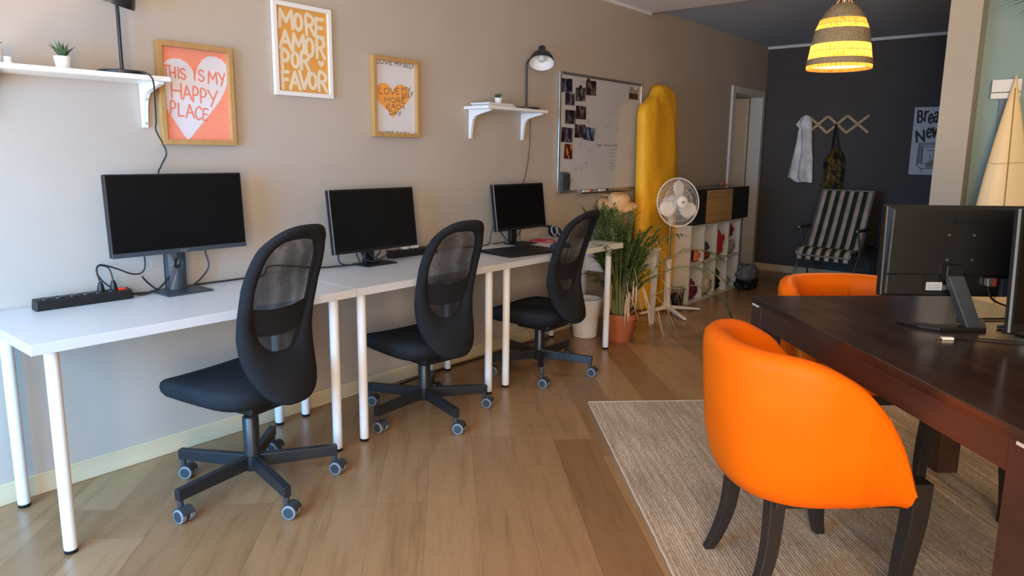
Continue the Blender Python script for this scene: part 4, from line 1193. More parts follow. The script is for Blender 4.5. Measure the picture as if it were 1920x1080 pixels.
for y_, m_, lab in ((3.80, 'red_plastic', 'red marker lying in the whiteboard tray'), (4.02, 'black_plastic', 'black marker lying in the whiteboard tray')):
    o = thing('marker', lab, 'marker', (0.042, y_, WZ0 - 0.001))
    MB().cyl((0, -0.055, 0.009), (0, 0.03, 0.009), 0.0085).build('barrel', M['white_plastic'], o)
    MB().cyl((0, 0.03, 0.009), (0, 0.07, 0.009), 0.009).build('cap', M[m_], o)

# ------------------------------------------------------------------ yellow board bag against the wall
def bag():
    t = thing('board_bag', 'tall yellow canvas board bag leaning against the wall beside the whiteboard', 'bag', (0.02, 4.74, 0.0))
    # rows by height: left y, right y (relative), depth
    prof = [(0.0, -0.20, 0.20, 0.10), (0.02, -0.245, 0.25, 0.13), (0.12, -0.275, 0.285, 0.15), (0.35, -0.29, 0.30, 0.155), (0.7, -0.295, 0.305, 0.16), (1.05, -0.295, 0.305, 0.16), (1.35, -0.292, 0.30, 0.155), (1.52, -0.288, 0.297, 0.15),
            (1.64, -0.285, 0.292, 0.145), (1.70, -0.255, 0.288, 0.14), (1.745, -0.17, 0.285, 0.135), (1.79, -0.085, 0.278, 0.125), (1.83, -0.05, 0.255, 0.115), (1.865, -0.015, 0.205, 0.10), (1.885, 0.035, 0.145, 0.075), (1.892, 0.07, 0.11, 0.04)]
    rows = []; N = 40
    pts = []
    for (z, l, r, d), (z2, l2, r2, d2) in zip(prof, prof[1:]):
        for k in range(3):
            f = k / 3
            pts.append((z + (z2 - z) * f, l + (l2 - l) * f, r + (r2 - r) * f, d + (d2 - d) * f))
    pts.append(prof[-1])
    for z, l, r, d in pts:
        row = []
        c = (l + r) / 2; hw_ = (r - l) / 2
        for i in range(N):
            a = 2 * PI * i / N
            ca, sa = math.cos(a), math.sin(a)
            y = c + math.copysign(abs(ca) ** 0.62, ca) * hw_
            x = d / 2 + math.copysign(abs(sa) ** 0.7, sa) * d / 2
            if sa > 0:
                fold = 0.020 * mnoise.noise(Vector((y * 9, z * 2.2, 3.1))) + 0.012 * mnoise.noise(Vector((y * 22 + z * 3, z * 5, 1.7)))
                fold += 0.009 * math.exp(-((z - 1.08 - 0.05 * y) / 0.022) ** 2) * -1
                fold += -0.010 * math.exp(-((y + 0.10 - 0.05 * math.sin(z * 5)) / 0.02) ** 2) * (z > 1.05)
                x += fold * abs(sa)
            row.append((x + 0.035 * (1 - z / 1.9), y, z))
        rows.append(row)
    b = MB().grid(rows, True)
    b.f.append(tuple(range(N - 1, -1, -1))); b.f.append(tuple((len(rows) - 1) * N + i for i in range(N)))
    bo = b.build('cover', M['yellow'], t, angle=80)
    MB().tube([(0.11, -0.15, 1.74), (0.115, -0.12, 1.76), (0.12, -0.06, 1.80)], 0.006, 6, smooth=4).build('seam', M['yellow'], t)
bag()

# ------------------------------------------------------------------ small white table, hat, pots, bin
t = thing('side_table', 'small white table with a drawer half hidden behind the palm', 'table', (0.24, 3.975, 0))
MB().box((-0.22, -0.245, 0.58), (0.22, 0.245, 0.60)).build('tabletop', M['white_paint'], t, smooth=False, bevel=0.002)
MB().box((-0.19, -0.215, 0.44), (0.17, 0.215, 0.58)).build('apron', M['white_paint'], t, smooth=False, bevel=0.002)
d = MB().box((0.17, -0.18, 0.452), (0.19, 0.18, 0.568)).build('drawer', M['white_paint'], t, smooth=False, bevel=0.002)
MB().sphere((0.2, 0, 0.51), 0.012, 12, 8).build('knob', M['chrome'], d)
for sx in (-1, 1):
    for sy in (-1, 1):
        MB().bar((sx * 0.19, sy * 0.215, 0.58), (sx * 0.185, sy * 0.21, 0.0), 0.045, 0.045, up=(1, 0, 0), wx2=0.028, wz2=0.028).build('leg', M['white_paint'], t, smooth=False, bevel=0.002)
t = thing('planter', 'small leafy plant in a beige pot at the far end of the far desk', 'plant', (0.16, 3.86, 0.60), 0)
MB().lathe([(0.075, 0), (0.08, 0.005), (0.098, 0.14), (0.104, 0.143), (0.104, 0.165), (0.095, 0.165), (0.09, 0.15), (0.002, 0.148)], 32).build('pot', M['beige_pot'], t)
MB().lathe([(0.091, 0.149), (0.05, 0.156), (0.002, 0.158)], 24).build('soil', M['soil'], t)
lv = MB()
def leaf(mb, base, dirv, L, wd, droop, nrm=None, seg=6, fold=0.25):
    d_ = Vector(dirv).normalized(); q = d_.cross(Vector((0, 0, 1)))
    q = q.normalized() if q.length > 1e-3 else Vector((1, 0, 0))
    rows = []
    for j in range(seg + 1):
        s_ = j / seg
        c = Vector(base) + d_ * L * s_ + Vector((0, 0, -droop * L * s_ * s_))
        w_ = wd * math.sin(PI * (0.08 + 0.92 * s_) ** 0.8) if j < seg else 0.0004
        w_ = max(w_, 0.0004)
        up = q.cross(d_)
        rows.append([c + q * w_ + up * w_ * fold, c, c - q * w_ + up * w_ * fold])
    mb.grid(rows)
for i in range(70):
    a = random.random() * 2 * PI; el = 0.35 + random.random() * 1.1
    bz = Vector((0.03 * math.cos(a), 0.03 * math.sin(a), 0.16 + random.random() * 0.10))
    leaf(lv, bz, (math.cos(a) * math.cos(el), math.sin(a) * math.cos(el), math.sin(el)), 0.10 + 0.10 * random.random(), 0.009, 0.5)
lv.build('foliage', M['palm'], t)

t = thing('straw_hat', 'straw hat hanging on the wall above the palm, below the whiteboard', 'hat', (0.155, 4.07, 0.945))
q = Matrix.Rotation(R(13), 4, 'Y') @ Matrix.Rotation(R(4), 4, 'X')
hb = MB()
rows = []
for r_, z_ in ((0.176, -0.028), (0.165, -0.016), (0.14, -0.006), (0.11, 0.0), (0.096, 0.003), (0.094, 0.02), (0.090, 0.042), (0.076, 0.058), (0.045, 0.065), (0.002, 0.067)):
    rows.append([q @ Vector((r_ * math.cos(2 * PI * i / 56) * 0.85, r_ * math.sin(2 * PI * i / 56), z_ + (0.02 * math.sin(2 * (2 * PI * i / 56) + 0.7) - 0.10 * max(0, -math.sin(2 * PI * i / 56) - 0.55)) * max(0, (r_ - 0.09) / 0.09))) for i in range(56)])
hb.grid(rows, True)
hat = hb.build('brim_and_crown', M['straw'], t, solid=0.004)
MB().lathe([(0.0905, 0.004), (0.0895, 0.02)], 48, q @ Matrix.Diagonal((0.86, 1.01, 1, 1)), cap=False).build('dark_band', M['dark_ink'], t)
MB().cyl((-0.153, 0, 0.045), (-0.05, 0, 0.05), 0.008).build('peg', M['birch'], t)

t = thing('waste_bin', 'white plastic waste bin under the end of the far desk', 'bin', (0.235, 3.535, 0))
MB().lathe([(0.082, 0.0), (0.086, 0.004), (0.088, 0.03), (0.100, 0.17), (0.104, 0.175), (0.114, 0.265), (0.120, 0.27), (0.120, 0.278), (0.111, 0.278), (0.099, 0.16), (0.083, 0.01), (0.002, 0.008)], 40).build('bucket', M['white_plastic'], t)
MB().lathe([(0.1195, 0.262), (0.1235, 0.266), (0.1235, 0.276), (0.1195, 0.28)], 40, cap=False).build('rim', M['white_plastic'], t)

# ------------------------------------------------------------------ areca palm
def palm():
    t = thing('potted_palm', 'tall bushy palm in a terracotta pot beside the far desk end', 'plant', (0.487, 3.60, 0))
    MB().lathe([(0.082, 0), (0.086, 0.004), (0.112, 0.165), (0.124, 0.168), (0.126, 0.205), (0.115, 0.205), (0.108, 0.175), (0.002, 0.172)], 40).build('pot', M['terracotta'], t)
    MB().lathe([(0.109, 0.174), (0.06, 0.182), (0.002, 0.184)], 24).build('soil', M['soil'], t)
    g = MB(); st = MB(); dry = MB()
    rnd = random.Random(11)
    def frond(az, lean, L, arch, nl, ll, mb, base=None, hgt=0.17, lw=0.0075, brk=1.0):
        d = Vector((math.cos(az), math.sin(az), 0))
        b0 = base or Vector((d.x * 0.03 + rnd.uniform(-.02, .02), d.y * 0.03 + rnd.uniform(-.02, .02), hgt))
        pts = []
        p = Vector(b0); th = lean
        n = 14
        for i in range(n + 1):
            pts.append(p.copy())
            p = p + (d * math.sin(th) + Vector((0, 0, math.cos(th)))) * (L / n)
            th += arch / n * (0.4 + 1.4 * i / n)
        st.tube(pts, 0.0042, 5, r2=0.0010)
        q0 = Vector((-d.y, d.x, 0))
        for i in range(nl):
            f = 0.36 + 0.64 * (i + 0.5) / nl
            k = f * n; i0 = min(int(k), n - 1); c = pts[i0].lerp(pts[i0 + 1], k - i0)
            tan = (pts[i0 + 1] - pts[i0]).normalized()
            env = math.sin(PI * min(1, 0.18 + 0.82 * (1 - (f - 0.36) / 0.64))) ** 0.6
            for sgn in (-1, 1):
                dv = tan * 0.85 + q0 * sgn * (0.75 - 0.35 * f) + Vector((0, 0, 0.05 + rnd.uniform(-.12, .12)))
                leaf(mb, c, dv, ll * env * rnd.uniform(.8, 1.15), lw, 0.35 * rnd.uniform(.5, 1.6), seg=5)
    for i in range(40):
        az = rnd.uniform(0, 2 * PI)
        frond(az, rnd.uniform(0.0, 0.17), rnd.uniform(0.50, 0.84), rnd.uniform(0.1, 0.75), 17, rnd.uniform(.10, .15), g)
    for i in range(24):
        az = rnd.uniform(0, 2 * PI)
        frond(az, rnd.uniform(0.05, 0.32), rnd.uniform(0.28, 0.52), rnd.uniform(0.3, 1.2), 13, rnd.uniform(.08, .12), g)
    # long arching fronds to the right and toward the room
    frond(R(50), 0.35, 0.95, 1.9, 15, .15, g)
    frond(R(20), 0.45, 0.85, 1.8, 14, .15, g)
    frond(R(75), 0.30, 0.85, 1.3, 14, .16, g)
    frond(R(-75), 0.25, 0.75, 1.1, 14, .15, g)
    frond(R(38), 0.75, 0.98, 2.5, 12, .13, g)
    g.build('foliage', M['palm'], t); st.build('stems', M['palm_stem'], t)
    st2 = st; 
    # withered leaves hanging low
    for az, rad, z0, n in ((R(-100), .13, .42, 9), (R(-15), .16, .42, 8), (R(10), .22, .26, 7), (R(45), .34, .22, 7), (R(-40), .15, .34, 6), (R(60), .40, .34, 5), (R(55), .30, .62, 7)):
        for k in range(n):
            a = az + rnd.uniform(-.18, .18); rr = rad + rnd.uniform(-.04, .04)
            b0 = Vector((rr * math.cos(a), rr * math.sin(a), z0 + rnd.uniform(-.02, .04)))
            leaf(dry, b0, (math.cos(a) * .35 + rnd.uniform(-.25, .25), math.sin(a) * .35 + rnd.uniform(-.25, .25), -0.9), rnd.uniform(.12, .22), 0.0065, 0.12, seg=6)
        mid = Vector((rad * .6 * math.cos(az), rad * .6 * math.sin(az), z0 + .12))
        dry.tube([Vector((0.03 * math.cos(az), 0.03 * math.sin(az), .2)), mid, Vector((rad * math.cos(az), rad * math.sin(az), z0))], 0.0025, 5, smooth=5)
    dry.build('withered_leaves', M['dry'], t)
palm()

# ------------------------------------------------------------------ pedestal fan
def fan():
    t = thing('pedestal_fan', 'white pedestal fan with three blades in front of the cube shelf', 'fan', (0.317, 4.636, 0))
    for dx, dy in ((0.18, 0.262), (0.262, -0.18), (-0.11, -0.25)):
        d = Vector((dx, dy, 0))
        b = MB().bar((0, 0, 0.05), d + Vector((0, 0, 0.014)), 0.05, 0.028, wx2=0.03, wz2=0.014)
        b.build('foot', M['white_plastic'], t, smooth=False, bevel=0.006)
    MB().lathe([(0.04, 0.03), (0.042, 0.06), (0.03, 0.09), (0.026, 0.40), (0.028, 0.41), (0.028, 0.45), (0.022, 0.455)], 28).build('lower_pole', M['white_plastic'], t)
    MB().lathe([(0.0105, 0.45), (0.0105, 0.76)], 16).build('upper_pole', M['chrome'], t)
    fd = Vector((math.cos(R(-30)), math.sin(R(-30)), 0.10)).normalized()
    hc = Vector((0.085, -0.05, 0.93))
    q = fd.to_track_quat('Z', 'Y').to_matrix().to_4x4(); q.translation = hc
    MB().lathe([(0.02, 0.74), (0.024, 0.76), (0.024, 0.80), (0.02, 0.82)], 20).bar((0, 0, 0.80), hc - fd * 0.10 + Vector((0, 0, -0.03)), 0.05, 0.04).build('neck', M['white_plastic'], t, smooth=False, bevel=0.006)
    MB().lathe([(0.03, -0.17), (0.055, -0.16), (0.062, -0.12), (0.062, -0.06), (0.05, -0.045)], 28, q).build('motor_housing', M['white_plastic'], t)
    # cage
    R0 = 0.195
    cg = MB()
    rim = [q @ Vector((R0 * math.cos(2 * PI * i / 56), R0 * math.sin(2 * PI * i / 56), 0)) for i in range(56)]
    cage = MB().tube(rim, 0.0055, 8, closed=True).build('cage_rim', M['white_plastic'], t)
    wires = MB()
    for side, dep in ((1, 0.055), (-1, -0.055)):
        for k in range(60):
            a = 2 * PI * k / 60
            pts = []
            for j in range(7):
                s_ = j / 6
                r_ = 0.045 + (R0 - 0.045) * s_
                aa = a + 0.35 * (1 - s_) * side
                pts.append(q @ Vector((r_ * math.cos(aa), r_ * math.sin(aa), dep * (1 - s_ ** 3))))
            wires.tube(pts, 0.0010, 4)
        for rr in (0.10, 0.15):
            s_ = (rr - 0.045) / (R0 - 0.045)
            wires.tube([q @ Vector((rr * math.cos(2 * PI * i / 40), rr * math.sin(2 * PI * i / 40), dep * (1 - s_ ** 3))) for i in range(40)], 0.0012, 4, closed=True)
    wires.build('cage_wires', M['white_plastic'], t)
    hb = MB().lathe([(0.044, 0.050), (0.048, 0.056), (0.047, 0.064), (0.03, 0.071), (0.001, 0.073)], 32, q).build('centre_badge', M['white_plastic'], t)
    MB().box((-0.016, -0.004, 0.0718), (0.016, 0.004, 0.0742), q @ Matrix.Rotation(R(25), 4, 'Z')).build('badge_mark', M['slate_plastic'], hb, smooth=False)
    MB().lathe([(0.032, -0.03), (0.034, 0.0), (0.028, 0.03), (0.001, 0.035)], 24, q).build('blade_hub', M['white_plastic'], t)
    for k in range(3):
        a0 = R(78) + k * 2 * PI / 3
        rows = []
        for j in range(9):
            s_ = j / 8
            r_ = 0.025 + 0.158 * s_
            hw_ = 0.018 + 0.062 * math.sin(PI * min(1.0, s_ * 0.62 + 0.06)) ** 1.2
            if s_ > 0.75:
                hw_ *= math.sqrt(max(0.02, 1 - ((s_ - 0.75) / 0.26) ** 2))
            row = []
            for i in range(7):
                u = -1 + i / 3
                off = u * hw_ + 0.03 * s_
                ang = a0 + off / max(r_, 0.05) * 0.9 * (r_ / (r_ + 0.01))
                row.append(q @ Vector((r_ * math.cos(ang), r_ * math.sin(ang), 0.022 * u * (0.8))))
            rows.append(row)
        MB().grid(rows).build('blade', M['white_plastic'], t, solid=0.003)
fan()

# ------------------------------------------------------------------ cube shelf with its contents
CX0, CX1, CY0, CYN = 0.014, 0.312, 5.045, 4
PIT = 0.272; TH = 0.018; CH = 0.70
t = thing('cube_shelf', 'low white cube shelf of eight cubbies against the left wall', 'shelf', (0, CY0, 0))
cs = MB()
LEN = CYN * PIT + TH
for z in (0.0, CH / 2 - TH / 2, CH - TH):
    cs.box((CX0, 0 if z in (0.0, CH - TH) else TH, z), (CX1, LEN if z in (0.0, CH - TH) else LEN - TH, z + TH))
cs.build('shelf_boards', M['white_lam'], t, smooth=False)
for k in range(CYN + 1):
    MB().box((CX0, k * PIT, TH), (CX1, k * PIT + TH, CH - TH)).build('upright', M['white_lam'], t, smooth=False)
MB().box((CX0, TH, TH), (CX0 + 0.004, LEN - TH, CH - TH)).build('back_panel', M['white_lam'], t, smooth=False)
def bundle(x, y, z, sx, sy, sz, m, label, cat='clothing', name='folded_clothing', seed=0, loc_thing=True):
    b = MB(); N, K = 36, 22
    rows = []
    for j in range(K + 1):
        bb2 = -PI / 2 + PI * j / K
        row = []
        for i in range(N):
            a = 2 * PI * i / N
            p = Vector((math.cos(a) * math.cos(bb2), math.sin(a) * math.cos(bb2), math.sin(bb2)))
            p = Vector([math.copysign(abs(c) ** 0.7, c) for c in p])
            n = 0.98 + 0.30 * mnoise.noise(p * 2.2 + Vector((seed * 3.1, seed, 0))) + 0.17 * mnoise.noise(p * 5 + Vector((seed, 7, 1)))
            v = Vector((p.x * sx / 2 * min(n, 1.12), p.y * sy / 2 * min(n, 1.12), (p.z + 1) * sz / 2 * n))
            v.z = max(v.z, 0.0)
            row.append(v)
        rows.append(row)
    b.grid(rows, True)
    o = b.build(name, m, loc=(x, y, z), angle=70)
    return tag(o, label, cat)
def cyc(k): return CY0 + TH + k * PIT + (PIT - TH) / 2
cl = lambda n, c: fabric(n, c, 400)
zt, zb_ = CH / 2 + TH / 2 + 0.001, TH + 0.001
bundle(0.21, cyc(0) - 0.045, zt, 0.16, 0.11, 0.15, cl('dark maroon cloth', (0.035, 0.014, 0.02)), 'dark crumpled garment in the upper first cubby from the left', seed=1)
bundle(0.215, cyc(0) + 0.062, zt, 0.17, 0.10, 0.10, cl('salmon cloth', (0.62, 0.17, 0.10)), 'salmon orange garment in the upper first cubby from the left', seed=2)
bundle(0.20, cyc(1), zt, 0.19, 0.215, 0.055, cl('brick cloth', (0.25, 0.055, 0.035)), 'brick red folded cloth under the blue one in the upper second cubby', seed=3)
bundle(0.20, cyc(1) - 0.01, zt + 0.068, 0.17, 0.19, 0.10, cl('blue grey cloth', (0.055, 0.075, 0.115)), 'blue grey folded cloth in the upper second cubby', seed=4)
bundle(0.21, cyc(2), zt, 0.18, 0.21, 0.23, cl('red cloth', (0.38, 0.03, 0.035)), 'red patterned garment filling the upper third cubby', seed=5)
bundle(0.21, cyc(3), zt, 0.18, 0.20, 0.13, cl('pale check cloth', (0.34, 0.30, 0.31)), 'pale checked garment at the bottom of the upper fourth cubby', seed=6)
bundle(0.20, cyc(3) + 0.01, zt + 0.155, 0.16, 0.17, 0.12, cl('rose cloth', (0.22, 0.04, 0.07)), 'deep rose garment on top in the upper fourth cubby', seed=7)
bundle(0.20, cyc(0), zb_, 0.20, 0.22, 0.16, cl('plum cloth', (0.14, 0.018, 0.065)), 'plum purple garment in the lower first cubby from the left', seed=8)
bundle(0.215, cyc(1) + 0.02, zb_, 0.19, 0.19, 0.19, cl('beige canvas', (0.42, 0.34, 0.28)), 'beige canvas bag in the lower second cubby', 'bag', 'canvas_bag', seed=9)
bundle(0.195, cyc(2), zb_, 0.19, 0.215, 0.20, cl('black cloth', (0.012, 0.012, 0.013)), 'black garment in the lower third cubby', seed=10)
bundle(0.19, cyc(3), zb_, 0.17, 0.20, 0.12, cl('pale blue cloth', (0.30, 0.34, 0.42)), 'pale blue garment in the lower fourth cubby', seed=12)
t = thing('backpack', 'grey mesh bag with a black base on the floor by the cube shelf', 'bag', (0.415, 6.13, 0.0))
bk = bundle(0, 0, 0.0, 0.19, 0.27, 0.12, M['black_plastic'], None, None, 'base', 13); bk.parent = t
bk = bundle(0, 0.0, 0.085, 0.18, 0.25, 0.16, cl('grey mesh cloth', (0.13, 0.13, 0.14)), None, None, 'mesh_top', 14); bk.parent = t

# black sideboard box with woven cane on top of the cubes
t = thing('record_cabinet', 'black cabinet with a woven cane front on top of the cube shelf', 'cabinet', (0.17, CY0 + 0.02, CH + 0.0005))
L2 = 1.21; hh = 0.305
bx = MB()
bx.box((-0.155, 0, 0), (0.148, L2, 0.016)); bx.box((-0.155, 0, hh - 0.016), (0.148, L2, hh)); bx.box((-0.155, 0, 0.016), (0.148, 0.016, hh - 0.016)); bx.box((-0.155, L2 - 0.016, 0.016), (0.148, L2, hh - 0.016)); bx.box((-0.155, 0.016, 0.016), (-0.15, L2 - 0.016, hh - 0.016))
bx.build('carcass', M['black_lam'], t, smooth=False)
for y0_, y1_, m_, nm in ((0.004, 0.225, 'black_lam', 'end_panel'), (0.23, 0.514, 'rattan', 'cane_door'), (0.518, 0.802, 'rattan', 'cane_door'), (0.807, L2 - 0.004, 'black_lam', 'end_panel')):
    MB().box((0.148, y0_, 0.006), (0.158, y1_, hh - 0.006)).build(nm, M[m_], t, smooth=False)
MB().box((-0.155, 0.0, hh), (0.16, L2, hh + 0.006)).build('top_edge', M['black_gloss'], t, smooth=False)
o = MB().tube([(0.10, 6.10, 1.018), (0.12, 6.13, 1.05), (0.11, 6.17, 1.03), (0.13, 6.21, 1.016)], 0.006, 6, smooth=5).build('orange_strap', M['coral_ink'])
tag(o, 'short orange strap lying on top of the cane-front cabinet', 'strap')
t = thing('wall_socket', 'white wall socket with plug low on the wall by the door frame', 'socket', (0.0, 6.42, 0.09), 0)
MB().box((0, -0.04, 0), (0.010, 0.04, 0.08)).build('plate', M['white_plastic'], t, smooth=False, bevel=0.003)
MB().cyl((0.010, 0, 0.04), (0.05, 0, 0.04), 0.02).build('plug', M['white_plastic'], t, bevel=0.003)
# dark wire basket at the fan's foot
t = thing('wire_basket', 'dark wire basket on the floor between the yellow bag and the fan', 'basket', (0.285, 4.85, 0), 0)
wb = MB()
for r_, z_ in ((0.062, 0.005), (0.068, 0.06), (0.074, 0.12), (0.078, 0.17)):
    wb.tube([(r_ * math.cos(2 * PI * i / 24), r_ * math.sin(2 * PI * i / 24), z_) for i in range(24)], 0.003, 5, closed=True)
for i in range(20):
    a = 2 * PI * i / 20
    wb.tube([(0.0, 0, 0.004), (0.062 * math.cos(a), 0.062 * math.sin(a), 0.005), (0.078 * math.cos(a + .1), 0.078 * math.sin(a + .1), 0.17)], 0.002, 4)
wb.build('wires', M['black_metal'], t)
MB().sphere((0, 0, 0.07), 0.055, 14, 10, (1, 1, 1.1)).build('black_lining', M['black_plastic'], t)

# ------------------------------------------------------------------ woven pendant lamp
t = thing('pendant_lamp', 'lit woven seagrass pendant lamp hanging from the ceiling', 'lamp', (1.703, 4.0, 1.832))
rp = [(0.183, 0.0), (0.184, 0.02), (0.180, 0.055), (0.176, 0.068), (0.168, 0.125), (0.165, 0.14), (0.153, 0.205), (0.149, 0.225), (0.126, 0.285), (0.098, 0.33), (0.070, 0.362), (0.050, 0.375)]
def seg(a, b):
    out = []
    for r_, z_ in rp:
        if a - 1e-6 <= z_ <= b + 1e-6: out.append((r_, z_))
    return out
def rib(prof, nm, m, amp):
    b = MB(); n = 120; rows = []
    pp = []
    for (r1, z1), (r2, z2) in zip(prof, prof[1:]):
        for k in range(4): pp.append((r1 + (r2 - r1) * k / 4, z1 + (z2 - z1) * k / 4))
    pp.append(prof[-1])
    for j, (r_, z_) in enumerate(pp):
        rows.append([((r_ + amp * (1 if (i + j) % 2 else -1)) * math.cos(2 * PI * i / n), (r_ + amp * (1 if (i + j) % 2 else -1)) * math.sin(2 * PI * i / n), z_) for i in range(n)])
    b.grid(rows, True)
    return b.build(nm, m, t, solid=0.0025 if m is M['weave'] else 0)
rib(seg(0.0, 0.02), 'lower_rim', M['glow_band'], 0.0008)
rib(seg(0.02, 0.055), 'woven_band', M['weave'], 0.0015)
rib(seg(0.055, 0.14), 'lit_band', M['glow_band'], 0.0008)
rib(seg(0.14, 0.225), 'woven_band', M['weave'], 0.0015)
rib(seg(0.225, 0.285), 'lit_band', M['glow_band'], 0.0008)
rib(seg(0.285, 0.376), 'woven_cap', M['weave'], 0.0015)
st = MB()
for k in range(6):
    a = 2 * PI * k / 6
    st.tube([(0.055 * math.cos(a), 0.055 * math.sin(a), 0.37), (0.02 * math.cos(a), 0.02 * math.sin(a), 0.415), (0, 0, 0.435)], 0.0022, 5, smooth=3)
for z_ in (0.098, 0.255):
    r_ = 0.1735 if z_ < 0.2 else 0.140
    st.tube([(r_ * math.cos(2 * PI * i / 60), r_ * math.sin(2 * PI * i / 60), z_) for i in range(60)], 0.0016, 4, closed=True)
st.build('reed_ties', M['straw'], t)
MB().cyl((0, 0, 0.28), (0, 0, ZC - 1.832 - 0.02), 0.0035, n=8).build('cord', M['white_plastic'], t)
MB().lathe([(0.045, ZC - 1.832 - 0.03), (0.05, ZC - 1.832 - 0.002)], 24).build('ceiling_rose', M['white_plastic'], t)
MB().cyl((0, 0, 0.23), (0, 0, 0.29), 0.018).build('socket', M['white_plastic'], t)
MB().sphere((0, 0, 0.185), 0.035, 20, 12).build('bulb', M['lit_bulb'], t)
pl = bpy.data.lights.new('pendant_glow', 'POINT'); pl.energy = 34; pl.color = (1.0, 0.66, 0.28); pl.shadow_soft_size = 0.04
po = bpy.data.objects.new('pendant_glow', pl); C.objects.link(po); po.parent = t; po.location = (0, 0, 0.12)

# ------------------------------------------------------------------ back wall: coat rack, shirt, bag, poster
t = thing('coat_rack', 'folding birch lattice coat rack on the dark back wall', 'coat rack', (0.60, YB - 0.002, 1.645))
def slat(a, b, d, nm='slat'):
    a = Vector((a[0], -0.012 - d, a[1])); b = Vector((b[0], -0.012 - d, b[1]))
    MB().bar(a, b, 0.010, 0.026, up=(0, 0, 1)).build(nm, M['birch'], t, smooth=False, bevel=0.001)
xs = [-0.10, 0.095, 0.29, 0.505]
zz = 0.088
for k in range(3):
    x0, x1 = xs[k], xs[k + 1]
slat((-0.10, zz), (0.095, -zz), 0.0); slat((-0.10, -zz), (0.095, zz), 0.011)
slat((0.095, zz), (0.29, -zz), 0.0); slat((0.095, -zz), (0.29, zz), 0.011)
slat((0.29, zz), (0.50, -zz), 0.0); slat((0.29, -zz), (0.50, zz), 0.011)
for x_, z_ in ((-0.10, zz), (0.0, 0), (0.095, zz), (0.095, -zz), (0.192, 0), (0.29, zz), (0.29, -zz), (0.395, 0), (0.50, zz), (0.50, -zz)):
    MB().cyl((x_, -0.012, z_), (x_, -0.055 if z_ >= 0 else -0.034, z_), 0.0075, n=12).build('peg', M['birch'], t)
def drape(name, label, rows_spec, m, y0, amp, th=0.010, seed=0, cat='clothing'):
    # rows_spec: (z, xl, xr); folded hanging cloth in front of the back wall
    b = MB(); N = 28
    pts = []
    for (z, l, r), (z2, l2, r2) in zip(rows_spec, rows_spec[1:]):
        for k in range(4):
            f = k / 4; pts.append((z + (z2 - z) * f, l + (l2 - l) * f, r + (r2 - r) * f))
    pts.append(rows_spec[-1])
    front = []; back = []
    z_top = rows_spec[0][0]
    for z, l, r in pts:
        fr, bk_ = [], []
        for i in range(N):
            u = i / (N - 1); x = l + (r - l) * u
            env = math.sin(PI * u) ** 0.5
            f = amp * (0.55 + 0.22 * math.sin(u * 13 + seed + 2.2 * math.sin(z * 4))) * env + 0.75 * amp * mnoise.noise(Vector((x * 13 + z * 2, z * 4.5, seed))) + 0.3 * amp * mnoise.noise(Vector((x * 30, z * 14, seed)))
            fr.append((x, y0 - 0.012 - f, z + 0.012 * mnoise.noise(Vector((x * 18, seed, 2))) * (1 if z < z_top - 0.5 else 0)))
            bk_.append((x, y0 + 0.004 * env, z))
        front.append(fr); back.append(bk_)
    b.grid(front); b.grid(back, flip=True)
    # close sides
    for col in (0, N - 1):
        b.grid([[front[j][col], back[j][col]] for j in range(len(front))])
    b.grid([front[0], back[0]]); b.grid([front[-1], back[-1]])
    return b.build(name, m, angle=75)
o = drape('shirt', '', [(1.745, 0.47, 0.505), (1.73, 0.44, 0.53), (1.69, 0.405, 0.545), (1.645, 0.385, 0.548), (1.61, 0.415, 0.55), (1.45, 0.40, 0.565), (1.28, 0.375, 0.585), (1.15, 0.345, 0.592), (1.08, 0.335, 0.597), (1.03, 0.42, 0.600)], M['shirt'], YB - 0.062, 0.05, seed=2)
tag(o, 'crumpled white shirt hanging at the left end of the coat rack', 'clothing')
t = thing('tote_bag', 'camouflage drawstring bag hanging from the middle of the coat rack', 'bag', (0.79, YB - 0.03, 0.94))
o = drape('body', '', [(1.40, 0.765, 0.835), (1.37, 0.755, 0.86), (1.33, 0.735, 0.885), (1.28, 0.70, 0.90), (1.22, 0.69, 0.912), (1.15, 0.70, 0.905), (1.05, 0.685, 0.895), (0.95, 0.675, 0.895), (0.94, 0.69, 0.885)], M['camo'], YB - 0.02, 0.075, seed=5)
o.parent = t; o.location = (-0.79, -(YB - 0.03), -0.94)
MB().tube([(-0.02, -0.03, 0.44), (-0.012, -0.03, 0.58), (0.002, -0.035, 0.712), (0.014, -0.03, 0.60), (0.035, -0.03, 0.44)], 0.006, 6, smooth=6).tube([(-0.01, -0.04, 0.44), (0.0, -0.042, 0.60), (0.002, -0.042, 0.708), (0.03, -0.035, 0.55), (0.075, -0.035, 0.35), (0.11, -0.03, 0.22), (0.115, -0.03, 0.10)], 0.006, 6, smooth=6).build('strap', M['black_cable'], t)
sg = MB()
def PS(a, b): return Vector((-0.055 + a, -0.098, 0.345 + b))
o2 = None

